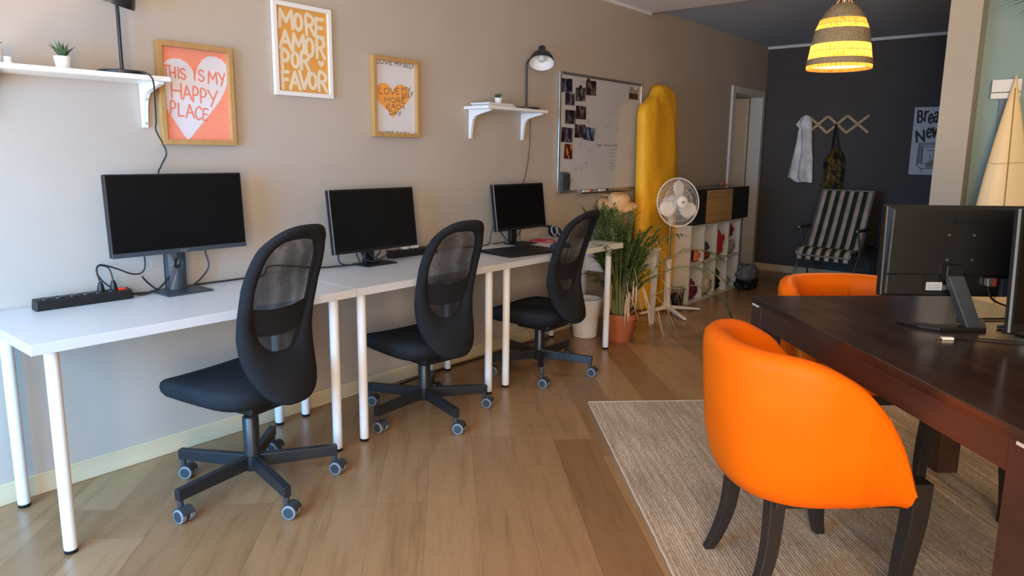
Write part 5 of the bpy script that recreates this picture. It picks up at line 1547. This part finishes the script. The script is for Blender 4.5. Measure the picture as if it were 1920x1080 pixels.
# poster on the back wall
t = thing('paper_poster', 'white paper poster headed Breaking News, partly behind the column', 'poster', (1.505, YB - 0.002, 1.14))
PW, PH_ = 0.50, 0.66
pp = MB().box((0, -0.0015, 0), (PW, 0, PH_)).build('sheet', M['paper'], t, smooth=False)
mo = Matrix(((1, 0, 0, 0), (0, 0, -1, -0.0022), (0, 1, 0, 0), (0, 0, 0, 1)))
M['poster_ink'] = mat('poster ink', (0.045, 0.044, 0.042), 0.7)
M['poster_grey'] = mat('poster grey wash', (0.30, 0.285, 0.28), 0.7)
M['poster_tan'] = mat('poster tan wash', (0.36, 0.32, 0.24), 0.7)
def word(txt, spec, thick):
    for ch, (x, z, w_, h_, tl) in zip(txt, spec):
        b = MB()
        letter(b, ch, x, z, w_, h_, thick, lambda a, c: Vector((a, -0.0022, c)), R(tl))
        b.build('letter', M['poster_ink'], pp, smooth=False)
word('Breaking', ((0.032, 0.515, 0.045, 0.112, 3), (0.092, 0.525, 0.034, 0.13, 0), (0.128, 0.505, 0.036, 0.115, 3), (0.172, 0.515, 0.042, 0.13, -3), (0.228, 0.52, 0.045, 0.11, 4), (0.285, 0.52, 0.02, 0.115, 0), (0.318, 0.52, 0.045, 0.115, -3), (0.378, 0.53, 0.045, 0.115, 2)), 0.019)
word('News', ((0.036, 0.325, 0.072, 0.105, 8), (0.124, 0.365, 0.042, 0.12, 4), (0.175, 0.37, 0.065, 0.125, 0), (0.262, 0.365, 0.05, 0.125, -4)), 0.020)
dr_ = MB()
def PQ(a, b): return Vector((a, -0.0024, b))
strokes(dr_, [[(0.07, 0.31), (0.42, 0.315), (0.42, 0.07), (0.10, 0.06), (0.065, 0.10), (0.07, 0.31)], [(0.085, 0.295), (0.40, 0.30)], [(0.105, 0.275), (0.11, 0.11), (0.37, 0.10), (0.375, 0.28), (0.105, 0.275)],
              [(0.22, 0.315), (0.23, 0.345), (0.27, 0.35), (0.29, 0.315)], [(0.10, 0.06), (0.12, 0.025)], [(0.36, 0.065), (0.38, 0.02)], [(0.14, 0.24), (0.24, 0.235)], [(0.17, 0.20), (0.18, 0.16)], [(0.21, 0.21), (0.21, 0.165)]], 0.006, PQ)
dr_.build('drawing_lines', M['poster_ink'], pp, smooth=False)
MB().add([PQ(0.068, 0.30)[:], PQ(0.105, 0.275), PQ(0.11, 0.11), PQ(0.066, 0.10)], [(0, 1, 2, 3)]).build('shaded_side', M['poster_grey'], pp, smooth=False)
pl_ = [(0.24 + 0.10 * math.cos(a), 0.07 + 0.09 * math.sin(a)) for a in [PI * i / 16 for i in range(17)]]
MB().add([Vector((a, -0.0021, b)) for a, b in pl_], [tuple(range(17))]).build('round_shape', M['poster_tan'], pp, smooth=False)

# ------------------------------------------------------------------ striped folding lounge chair
def lounge():
    t = thing('deck_chair', 'green and cream striped folding deck chair by the dark wall', 'chair', (1.03, 6.75, 0), R(-3))
    W2 = 0.24
    path = [(0.30, 0.965), (0.24, 0.85), (0.15, 0.68), (0.06, 0.52), (0.0, 0.425), (-0.04, 0.405), (-0.14, 0.42), (-0.23, 0.415), (-0.285, 0.37), (-0.295, 0.31)]
    pts = [(p.x, p.y) for p in catmull([Vector((a, b, 0)) for a, b in path], 5)]
    n = 11
    for k in range(n):
        x0 = -W2 + 2 * W2 * k / n; x1 = -W2 + 2 * W2 * (k + 1) / n
        pp_ = pts if k % 2 == 0 else pts[:-2]
        st_ = MB().grid([[(x0, a, b), (x1, a, b)] for a, b in pp_])
        o_ = st_.build('canvas_stripe', M['cream_stripe' if k % 2 == 0 else 'green_stripe'], t, solid=0.003)
        o_['label'] = 'cream canvas stripe' if k % 2 == 0 else 'dark green canvas stripe'
    for s in (-1, 1):
        x = s * (W2 + 0.012)
        MB().tube([(x, 0.305, 0.97), (x, 0.15, 0.672), (x, 0.0, 0.415)], 0.011, 10).build('back_rail', M['steel'], t)
        MB().tube([(x, 0.0, 0.41), (x, -0.14, 0.41), (x, -0.26, 0.40), (x, -0.285, 0.36)], 0.011, 10, smooth=4).build('seat_rail', M['steel'], t)
        xo = s * (W2 + 0.034)
        MB().tube([(xo, 0.10, 0.60), (xo, -0.02, 0.45), (xo, -0.22, 0.20), (xo, -0.30, 0.0)], 0.010, 10, smooth=4).build('front_leg', M['steel'], t)
        MB().tube([(xo, -0.17, 0.60), (xo, -0.05, 0.38), (xo, 0.14, 0.10), (xo, 0.20, 0.0)], 0.010, 10, smooth=4).build('rear_leg', M['steel'], t)
        MB().box((xo - 0.022, -0.20, 0.598), (xo + 0.022, 0.14, 0.622)).build('armrest', M['black_plastic'], t, smooth=False, bevel=0.006)
        MB().sphere((xo, -0.205, 0.612), 0.016, 12, 8).build('end_knob', M['chrome'], t)
    MB().cyl((-W2 - 0.012, 0.305, 0.97), (W2 + 0.012, 0.305, 0.97), 0.010).build('top_bar', M['steel'], t)
    MB().cyl((-W2 - 0.012, -0.288, 0.352), (W2 + 0.012, -0.288, 0.352), 0.010).build('front_bar', M['steel'], t)
    MB().cyl((-W2 - 0.034, 0.18, 0.04), (W2 + 0.034, 0.18, 0.04), 0.008).build('stretcher', M['steel'], t)
lounge()
# small wire side table with a dark arched lamp, behind the big monitor
t = thing('wire_table', 'small round dark wire table to the right of the deck chair', 'table', (1.42, 7.1, 0))
MB().lathe([(0.155, 0.40), (0.165, 0.403), (0.165, 0.414), (0.158, 0.418)], 40).build('top', M['black_wood'], t)
for k in range(8):
    a = 2 * PI * k / 8; a2 = a + 0.5
    MB().tube([(0.15 * math.cos(a), 0.15 * math.sin(a), 0.40), (0.10 * math.cos((a + a2) / 2), 0.10 * math.sin((a + a2) / 2), 0.2), (0.14 * math.cos(a2), 0.14 * math.sin(a2), 0.004)], 0.004, 6, smooth=4).build('wire_leg', M['black_metal'], t)
MB().tube([(0.14 * math.cos(2 * PI * i / 32), 0.14 * math.sin(2 * PI * i / 32), 0.004) for i in range(32)], 0.004, 6, closed=True).build('foot_ring', M['black_metal'], t)
t = thing('table_lamp', 'black arched table lamp standing on the small wire table', 'lamp', (1.36, 7.08, 0.4185))
MB().lathe([(0.06, 0), (0.062, 0.004), (0.06, 0.012), (0.01, 0.016)], 28).build('base', M['black_metal'], t)
MB().tube([(0, 0, 0.01), (0, 0, 0.18), (0.0, 0, 0.27), (0.03, 0, 0.335), (0.09, 0, 0.375), (0.16, 0, 0.385)], 0.008, 10, smooth=6).build('arm', M['black_metal'], t)
q = Matrix.Translation((0.19, 0, 0.32))
MB().lathe([(0.075, 0), (0.07, 0.03), (0.04, 0.065), (0.015, 0.07)], 28, q, cap=False).build('shade', M['black_metal'], t)

# ------------------------------------------------------------------ rug
E1 = Vector((math.cos(R(-46.5)), math.sin(R(-46.5)), 0)); E2 = Vector((-E1.y, E1.x, 0)); A0 = Vector((1.965, 2.13, 0))
def EP(a, b, z=0.0): return A0 + E1 * a + E2 * b + Vector((0, 0, z))
RZ = 0.009
t = thing('jute_rug', 'woven beige jute rug under the dark table and orange chairs', 'rug', EP(0.40, 0.43), R(-46.5))
la, lb = 1.21, 0.935
rows = []
for j in range(3):
    rows.append([])
wv = MB()
NX, NY = 60, 48
top = [[(-la + 2 * la * i / NX + 0.004 * mnoise.noise(Vector((i * .7, j * .3, 4))) * 0, -lb + 2 * lb * j / NY, RZ - 0.001 + 0.0012 * mnoise.noise(Vector((i * .35, j * .35, 0)))) for i in range(NX + 1)] for j in range(NY + 1)]
wv.grid(top)
bot = [[(-la, -lb, 0.0005), (la, -lb, 0.0005)], [(-la, lb, 0.0005), (la, lb, 0.0005)]]
wv.grid(bot, flip=True)
wv.build('weave', M['jute'], t)
eg = MB()
def wob(a, b, n):
    a = Vector(a); b = Vector(b); d = (b - a).normalized(); q_ = Vector((-d.y, d.x, 0))
    return [a.lerp(b, i / n) + q_ * 0.003 * mnoise.noise(Vector((i * 0.8, a.x, a.y))) for i in range(n + 1)]
for a, b in (((-la, -lb, .006), (la, -lb, .006)), ((la, -lb, .006), (la, lb, .006)), ((la, lb, .006), (-la, lb, .006)), ((-la, lb, .006), (-la, -lb, .006))):
    eg.tube(wob(a, b, 60), 0.0055, 6)
eg.build('edging', M['jute_edge'], t)
RUG = RZ + 0.001

# ------------------------------------------------------------------ dark table
TL, TW, TZ = 1.465, 0.90, 0.75
c = EP(TL / 2, TW / 2)
t = thing('dining_table', 'large dark brown wooden table on the rug', 'table', (c.x, c.y, RUG), R(-46.5))
Z = TZ - RUG
MB().box((-TL / 2, -TW / 2, Z - 0.028), (TL / 2, TW / 2, Z)).build('tabletop', M['table'], t, smooth=False, bevel=0.003)
ap = 0.105
for a, b in (((-TL / 2 + 0.09, -TW / 2 + 0.004, Z - ap), (TL / 2 - 0.09, -TW / 2 + 0.026, Z - 0.0285)), ((-TL / 2 + 0.09, TW / 2 - 0.026, Z - ap), (TL / 2 - 0.09, TW / 2 - 0.004, Z - 0.0285)),
             ((-TL / 2 + 0.004, -TW / 2 + 0.09, Z - ap), (-TL / 2 + 0.026, TW / 2 - 0.09, Z - 0.0285)), ((TL / 2 - 0.026, -TW / 2 + 0.09, Z - ap), (TL / 2 - 0.004, TW / 2 - 0.09, Z - 0.0285))):
    MB().box(a, b).build('apron', M['table_apron'], t, smooth=False)
for sx in (-1, 1):
    for sy in (-1, 1):
        x0, y0 = sx * (TL / 2 - 0.047), sy * (TW / 2 - 0.047)
        lg = MB().box((x0 - 0.045, y0 - 0.045, 0), (x0 + 0.045, y0 + 0.045, Z - 0.0285)).build('leg', M['table_apron'], t, smooth=False, bevel=0.002)
for x0 in (-TL / 2 + 0.012, TL / 2 - 0.07):
    MB().box((x0, -TW / 2 - 0.0012, Z - 0.034), (x0 + 0.055, -TW / 2 + 0.004, Z - 0.0265)).build('worn_edge', M['chip'], t, smooth=False)

# ------------------------------------------------------------------ orange tub chairs
def tub_chair(pos, face, label, z=RUG):
    t = thing('tub_chair', label, 'chair', (pos.x, pos.y, z), face - PI / 2, 'orange tub chairs round the table')   # local +y = forward
    HW, DB, YF_ = 0.289, 0.282, 0.187
    plan = []
    for i in range(8): plan.append((HW + 0.006 * (i / 8), YF_ - YF_ * i / 8))
    for i in range(33):
        a = PI * i / 32
        plan.append((HW * math.cos(a) * 1.0 if False else math.copysign(abs(math.cos(a)) ** 0.82, math.cos(a)) * HW, -DB * math.sin(a) ** 0.88))
    for i in range(1, 9): plan.append((-HW - 0.006 * (1 - i / 8), YF_ * i / 8))
    n = len(plan)
    def height(y, edge):
        k = min(1.0, max(0.0, (y + 0.216) / (YF_ + 0.216)))
        return max(0.425, 0.336 + 0.440 * math.sqrt(max(0.0, 1 - k ** 2.09)))
    rows = []
    TK = 0.068
    for i, (x, y) in enumerate(plan):
        x0, y0 = plan[max(i - 1, 0)]; x1, y1 = plan[min(i + 1, n - 1)]
        tx, ty = x1 - x0, y1 - y0; L = math.hypot(tx, ty)
        nx, ny = ty / L, -tx / L              # outward
        if nx * x + ny * (y + 0.001) < 0 and abs(y) < 10:
            nx, ny = -nx, -ny
        e = min(i, n - 1 - i) / 5.0
        e = min(1.0, 0.02 + e)
        h = height(y, e)
        zb = 0.335
        H = h - zb
        rt = TK / 2
        sec = []
        # outer wall bottom to top, over the rolled rim, inner wall down
        for o_, z_ in ((-0.066, 0.0), (-0.050, 0.008), (-0.030, 0.11 * H), (-0.012, 0.32 * H), (-0.001, 0.62 * H), (0.006, max(0.7 * H, H - 0.045)), (0.002, H - 0.018), (-0.012, H - 0.005), (-rt, H), (-TK + 0.012, H - 0.006), (-TK - 0.002, H - 0.022), (-TK - 0.006, max(0.6 * H, H - 0.06)), (-TK - 0.002, 0.45 * H), (-TK, 0.0)):
            bul = 0.004 * math.sin(i * 2.7) * (0 if z_ < 0.5 * H else 0)
            sec.append(Vector((x + nx * (o_ + bul), y + ny * (o_ + bul), zb + z_)))
        rows.append(sec)
    m = len(rows[0])
    b = MB().grid(rows, True)
    b.f.append(tuple(range(m))); b.f.append(tuple((n - 1) * m + k for k in reversed(range(m))))
    sh = b.build('shell', M['orange'], t, angle=75)
    # piping seams near the front of each arm
    for ii in (4, n - 5):
        MB().tube([rows[ii][k] for k in range(1, 12)], 0.0013, 5).build('arm_seam', M['orange'], sh)
    # inside back gathers
    gt = MB()
    for k in range(-3, 4):
        a = PI / 2 + k * 0.13
        ix = 0.205 * math.cos(a) / 0.95; iy = -0.212 * math.sin(a)
        gt.tube([(ix, iy, 0.50), (ix * 1.0, iy - 0.003, 0.62), (ix * 1.02, iy - 0.0, 0.73)], 0.005, 6, r2=0.002, smooth=4)
    gt.build('gathers', M['orange'], sh)
    # seat cushion
    N = 44; rows = []
    for k, dz in ((0.95, 0.36), (1.0, 0.375), (1.0, 0.43), (0.975, 0.448), (0.93, 0.455), (0.5, 0.463), (0.02, 0.465)):
        row = []
        for i in range(N):
            a = 2 * PI * i / N; ca, sa = math.cos(a), math.sin(a)
            px = math.copysign(abs(ca) ** 0.6, ca) * 0.203 * k
            py = math.copysign(abs(sa) ** (0.45 if sa > 0 else 0.9), sa) * (0.245 if sa > 0 else 0.22) * k
            row.append((px, py, dz))
        rows.append(row)
    s_ = MB().grid(rows, True); s_.f.append(tuple(range(N - 1, -1, -1))); s_.f.append(tuple((len(rows) - 1) * N + i for i in range(N)))
    s_.build('seat_cushion', M['orange'], t, angle=60)
    MB().hexa([(-0.18, -0.15, 0.315), (0.18, -0.15, 0.315), (0.205, 0.225, 0.315), (-0.205, 0.225, 0.315)], [(-0.18, -0.15, 0.358), (0.18, -0.15, 0.358), (0.205, 0.225, 0.358), (-0.205, 0.225, 0.358)]).build('seat_frame', M['black_wood'], t, smooth=False, bevel=0.003)
    def leg(path, wds):
        pp_ = catmull([Vector(p) for p in path], 4)
        rows = []
        for i, p in enumerate(pp_):
            f = i / (len(pp_) - 1); w_ = (wds[0] + (wds[1] - wds[0]) * f) / 2
            rows.append([p + Vector((-w_, -w_, 0)), p + Vector((w_, -w_, 0)), p + Vector((w_, w_, 0)), p + Vector((-w_, w_, 0))])
        b = MB().grid(rows, True); b.f.append((3, 2, 1, 0)); k0 = (len(rows) - 1) * 4; b.f.append((k0, k0 + 1, k0 + 2, k0 + 3))
        return b.build('leg', M['black_wood'], t, smooth=False, bevel=0.003)
    for s in (-1, 1):
        leg([(s * 0.140, -0.135, 0.40), (s * 0.140, -0.135, 0.30), (s * 0.145, -0.145, 0.16), (s * 0.153, -0.175, 0.05), (s * 0.157, -0.200, 0.0)], (0.052, 0.030))
        leg([(s * 0.243, 0.222, 0.420), (s * 0.241, 0.222, 0.30), (s * 0.232, 0.212, 0.16), (s * 0.222, 0.214, 0.06), (s * 0.218, 0.224, 0.0)], (0.058, 0.034))
    return t
tub_chair(EP(0.746, -0.141), R(45.6), 'orange leather tub chair in the foreground with its back to the camera')
tub_chair(EP(-0.09, 0.484), R(-46.5), 'orange leather tub chair at the far short end of the dark table')
tub_chair(EP(0.71, 1.005), R(43.5 + 180), 'orange tub chair on the far long side, only a dark leg showing under the table')

# ------------------------------------------------------------------ monitors on the dark table
def back_monitor():
    th = R(39.6)
    ux = Vector((math.cos(th), math.sin(th), 0))        # right as the camera sees it
    n = Vector((-ux.y, ux.x, 0))                        # away from the camera (screen side)
    base = Vector((2.690, 2.085, TZ + 0.0005))
    t = thing('monitor', 'black monitor seen from behind on the dark table', 'monitor', base, th)
    # local: x right, y away (screen front), z up
    W_, H_ = 0.515, 0.315
    cx = 0.03; y0 = 0.095; z0 = 0.085
    tl = Matrix.Translation((cx, y0, z0)) @ Matrix.Rotation(R(-2), 4, 'X')
    p = MB().box((-W_ / 2, 0.0, 0), (W_ / 2, 0.03, H_), tl).build('casing', M['black_plastic'], t, smooth=False, bevel=0.006)
    MB().box((-W_ / 2 + 0.006, 0.0302, 0.016), (W_ / 2 - 0.006, 0.0312, H_ - 0.006), tl).build('screen', M['screen'], t, smooth=False)
    # rear shell, thicker, leaving a recessed port bay low in the middle
    b = MB()
    z1 = 0.078
    b.hexa([tl @ Vector(v) for v in ((-W_ / 2 + 0.012, -0.016, z1), (W_ / 2 - 0.012, -0.016, z1), (W_ / 2 - 0.004, 0.002, z1), (-W_ / 2 + 0.004, 0.002, z1))],
           [tl @ Vector(v) for v in ((-W_ / 2 + 0.02, -0.016, H_ - 0.012), (W_ / 2 - 0.02, -0.016, H_ - 0.012), (W_ / 2 - 0.004, 0.002, H_ - 0.003), (-W_ / 2 + 0.004, 0.002, H_ - 0.003))])
    b.hexa([tl @ Vector(v) for v in ((-W_ / 2 + 0.012, -0.014, 0.008), (-0.115, -0.016, 0.008), (-0.115, 0.002, 0.002), (-W_ / 2 + 0.004, 0.002, 0.002))],
           [tl @ Vector(v) for v in ((-W_ / 2 + 0.012, -0.016, z1), (-0.115, -0.016, z1), (-0.115, 0.002, z1), (-W_ / 2 + 0.004, 0.002, z1))])
    b.hexa([tl @ Vector(v) for v in ((0.185, -0.014, 0.008), (W_ / 2 - 0.012, -0.016, 0.008), (W_ / 2 - 0.004, 0.002, 0.002), (0.185, 0.002, 0.002))],
           [tl @ Vector(v) for v in ((0.185, -0.016, z1), (W_ / 2 - 0.012, -0.016, z1), (W_ / 2 - 0.004, 0.002, z1), (0.185, 0.002, z1))])
    rs = b.build('rear_shell', M['black_plastic'], t, smooth=False, bevel=0.004)
    MB().box((-0.10, -0.002, 0.022), (-0.045, 0.0005, 0.050), tl).build('sticker', M['label'], t, smooth=False)
    sl = MB()
    for k in range(4): sl.box((-0.097, -0.0026, 0.026 + k * 0.006), (-0.05, -0.0019, 0.0275 + k * 0.006), tl)
    sl.build('sticker_lines', M['slate_plastic'], t, smooth=False)
    MB().box((-0.042, -0.003, 0.024), (0.0, 0.0005, 0.042), tl).build('port_row', M['alu'], t, smooth=False)
    for xx, zz in ((-0.045, 0.215), (0.04, 0.215), (-0.045, 0.13), (0.04, 0.13)):
        MB().cyl(tl @ Vector((xx, -0.0185, zz)), tl @ Vector((xx, -0.015, zz)), 0.0045).build('screw', M['steel'], rs)
    text_mesh('BenQ', 0.034, M['black_gloss'], 'logo', rs, tl @ Matrix.Translation((0.0, -0.0168, 0.262)) @ Matrix(((1, 0, 0, 0), (0, 0, -1, 0), (0, 1, 0, 0), (0, 0, 0, 1))), 0.0006)
    # neck: leaning flat blade
    nk = MB()
    nk.hexa([(-0.005, -0.055, 0.004), (0.047, -0.050, 0.004), (0.047, -0.010, 0.004), (-0.005, -0.012, 0.004)], [(-0.028, 0.045, 0.165), (0.030, 0.048, 0.165), (0.030, 0.075, 0.165), (-0.028, 0.074, 0.165)])
    nk.build('stand_neck', M['slate_plastic'], t, smooth=False, bevel=0.004)
    MB().box((-0.028, 0.055, 0.15), (0.030, 0.092, 0.20)).build('hinge', M['black_plastic'], t, smooth=False, bevel=0.003)
    bs = MB().prism([(-0.185, 0.055), (-0.150, -0.020), (-0.105, -0.062), (0.05, -0.062), (0.10, 0.02), (0.135, 0.085), (0.07, 0.06), (0.03, -0.005), (-0.09, -0.005), (-0.13, 0.02)], lambda a, b_, d: Vector((a, b_, d)), 0.0, 0.011)
    bs.build('stand_base', M['black_plastic'], t, smooth=False, bevel=0.002)
    cb = MB().box((0.098, -0.024, 0.040), (0.118, -0.002, 0.068), tl).build('connector', M['alu'], t, smooth=False, bevel=0.002)
    MB().box((0.118, -0.024, 0.040), (0.130, -0.002, 0.068), tl).build('connector_end', M['red_cable'], cb, smooth=False, bevel=0.002)
    MB().box((0.150, -0.020, 0.004), (0.176, -0.002, 0.066), tl).build('power_block', M['slate_plastic'], t, smooth=False, bevel=0.003)
    return t, base, th
bm_t, bm_base, bm_th = back_monitor()
def BL(x, y, z):
    return Matrix.Translation(bm_base) @ Matrix.Rotation(bm_th, 4, 'Z') @ Vector((x, y, z))
cable('monitor_cable', 'black video cable dropping from the metal connector of the rear-facing monitor', [BL(0.138, 0.085, 0.128), BL(0.14, 0.078, 0.10), BL(0.16, 0.072, 0.075), BL(0.21, 0.07, 0.055), BL(0.26, 0.06, 0.035), BL(0.30, 0.03, 0.006)], 0.0035)
cable('power_cable', 'black cable lying straight across the dark table behind the monitor foot', [BL(0.055, 0.10, 0.004), BL(0.15, 0.108, 0.004), BL(0.25, 0.115, 0.004), BL(0.34, 0.12, 0.004)], 0.0035)
cable('network_cable', 'blue-black cable bundle lying right of the rear-facing monitor foot', [BL(0.12, -0.015, 0.006), BL(0.18, 0.0, 0.006), BL(0.25, 0.02, 0.008), BL(0.33, 0.03, 0.006)], 0.006, M['slate_plastic'])
cable('video_cable', 'coiled black cable in loops on the dark table at the right edge', [BL(0.11, -0.045, 0.005), BL(0.15, -0.07, 0.005), BL(0.20, -0.06, 0.006), BL(0.22, -0.03, 0.006), BL(0.18, -0.02, 0.006), BL(0.15, -0.05, 0.008), BL(0.19, -0.09, 0.005), BL(0.27, -0.10, 0.005), BL(0.32, -0.06, 0.005)], 0.0032)
t = thing('usb_plug', 'white cable plug lying on the dark table before the monitor foot', 'plug', EP(0.690, 0.345, TZ + 0.0005), R(36))
MB().box((-0.022, -0.007, 0), (0.014, 0.007, 0.008)).build('housing', M['white_plastic'], t, smooth=False, bevel=0.002)
MB().box((-0.036, -0.0055, 0.0015), (-0.022, 0.0055, 0.006)).build('metal_tip', M['chrome'], t, smooth=False)
MB().tube([(0.014, 0, 0.004), (0.06, 0.012, 0.0035), (0.12, 0.004, 0.0035), (0.18, -0.014, 0.0035), (0.24, -0.03, 0.0035)], 0.0028, 6, smooth=6).build('cord', M['black_cable'], t)

def side_monitor():
    # thin monitor turned toward the left, only its left edge enters the picture
    base = Vector((2.842, 1.90, TZ + 0.0005))
    th = R(58)
    t = thing('monitor', 'black monitor at the right edge of the picture, showing only its left side', 'monitor', base, th)
    W_, H_ = 0.54, 0.372
    lean = Matrix.Translation((0, 0, 0.042)) @ Matrix.Rotation(R(-2.2), 4, 'X')
    MB().box((0.0, 0.0, 0), (W_, 0.022, H_), lean).build('casing', M['black_plastic'], t, smooth=False, bevel=0.003)
    MB().box((0.012, -0.001, 0.024), (W_ - 0.010, 0.0, H_ - 0.008), lean).build('screen', M['screen'], t, smooth=False)
    MB().box((-0.0015, 0.001, 0), (0.003, 0.008, H_), lean).build('side_trim', M['grey_rubber'], t, smooth=False)
    MB().box((0.235, 0.024, 0.006), (0.305, 0.055, 0.25)).build('stand_neck', M['black_plastic'], t, smooth=False, bevel=0.004)
    MB().box((0.16, -0.05, 0), (0.38, 0.10, 0.008)).build('stand_base', M['black_plastic'], t, smooth=False, bevel=0.003)
side_monitor()

# ------------------------------------------------------------------ surfboard, wall box and hanging plant at the right
def surfboard():
    t = thing('surfboard', 'pale yellow surfboard standing upright at the right edge', 'surfboard', (2.626, 4.06, 0.0))
    L = 1.762
    rows = []
    K = 48; N = 28
    yaw = R(40)
    rx, ry = math.cos(yaw), math.sin(yaw)
    def outline(s_):      # s_ 0 tail .. 1 nose
        return 0.245 * (max(0.0, math.sin(PI * min(1, 0.10 + 0.9 * (1 - (1 - s_) ** 1.0)))) ** 0.9) * (1 - 0.12 * s_) + 0.002
    for j in range(K + 1):
        s_ = j / K
        z = L * s_
        w_ = 0.205 * (math.sin(PI * (0.14 + 0.86 * s_)) ** 0.75 if s_ < 0.36 else (1 - ((s_ - 0.36) / 0.64) ** 1.5))
        w_ = max(w_, 0.002)
        th = 0.030 * math.sin(PI * (0.06 + 0.92 * s_)) ** 0.6 + 0.003
        lean = 0.085 * s_ + 0.04 * max(0, s_ - 0.7) ** 2
        cx = -0.045 * s_
        row = []
        for i in range(N):
            a = 2 * PI * i / N; ca, sa = math.cos(a), math.sin(a)
            u = math.copysign(abs(ca) ** 0.9, ca) * w_; v = sa * th
            row.append((cx + u * rx - v * ry * 0.4, lean + u * ry * 0.35 + v * 0.9, z))
        rows.append(row)
    b = MB().grid(rows, True); b.f.append(tuple(range(N - 1, -1, -1))); b.f.append(tuple(K * N + i for i in range(N)))
    bo = b.build('deck', M['foam'], t, angle=70)
    sp = []
    for j in range(2, K - 1):
        s_ = j / K
        i = int(N * 0.75)
        sp.append(Vector(rows[j][i]) + Vector((0, -0.0015, 0)))
    MB().tube(sp, 0.0035, 6).build('stringer', M['stringer'], bo)
    jj = int(K * 0.735)
    MB().tube([Vector(rows[jj][i]) + Vector((0, -0.002, 0.004 * math.sin(i * 0.6))) for i in range(int(N * 0.5), N)], 0.0022, 5).build('crease', M['beige_pot'], bo)
surfboard()
t = thing('blind_cassette', 'small white wall box with a grey strip behind the surfboard', 'wall box', (2.535, 4.218, 1.637))
MB().box((-0.062, -0.05, 0), (0.075, 0, 0.032)).build('lower_rail', M['white_paint'], t, smooth=False, bevel=0.002)
MB().box((-0.062, -0.045, 0.036), (0.075, 0, 0.105)).build('box', M['white_paint'], t, smooth=False, bevel=0.003)
MB().box((-0.020, -0.02, -0.5), (0.06, -0.012, 0)).build('grey_strip', M['grey_rubber'], t, smooth=False)
t = thing('hanging_plant', 'dark green palm fronds entering at the upper right corner', 'plant', (2.84, 3.7, 1.98))
MB().lathe([(0.06, 0), (0.09, 0.01), (0.11, 0.12), (0.10, 0.12), (0.095, 0.10), (0.002, 0.10)], 28).build('pot', M['white_paint'], t)
hk = MB()
for k in range(3):
    a = 2 * PI * k / 3
    hk.tube([(0.105 * math.cos(a), 0.105 * math.sin(a), 0.12), (0, 0, 0.42)], 0.0025, 5)
hk.cyl((0, 0, 0.42), (0, 0, ZC - 1.98), 0.0025, n=6).build('hanger', M['white_plastic'], t)
lv = MB()
rr = random.Random(5)
for i in range(40):
    a = rr.uniform(0, 2 * PI); el = rr.uniform(-0.05, 1.2)
    leaf(lv, (0.03 * math.cos(a), 0.03 * math.sin(a), 0.11), (math.cos(a) * math.cos(el), math.sin(a) * math.cos(el), math.sin(el)), rr.uniform(.22, .34), 0.008, 0.45)
for k in range(7):
    a = PI + R(-25 + 9 * k)
    leaf(lv, (-0.10, 0.0, 0.12), (math.cos(a), math.sin(a) * 0.6, 0.34 - 0.09 * k), 0.24, 0.010, 0.15)
lv.build('foliage', M['palm'], t)
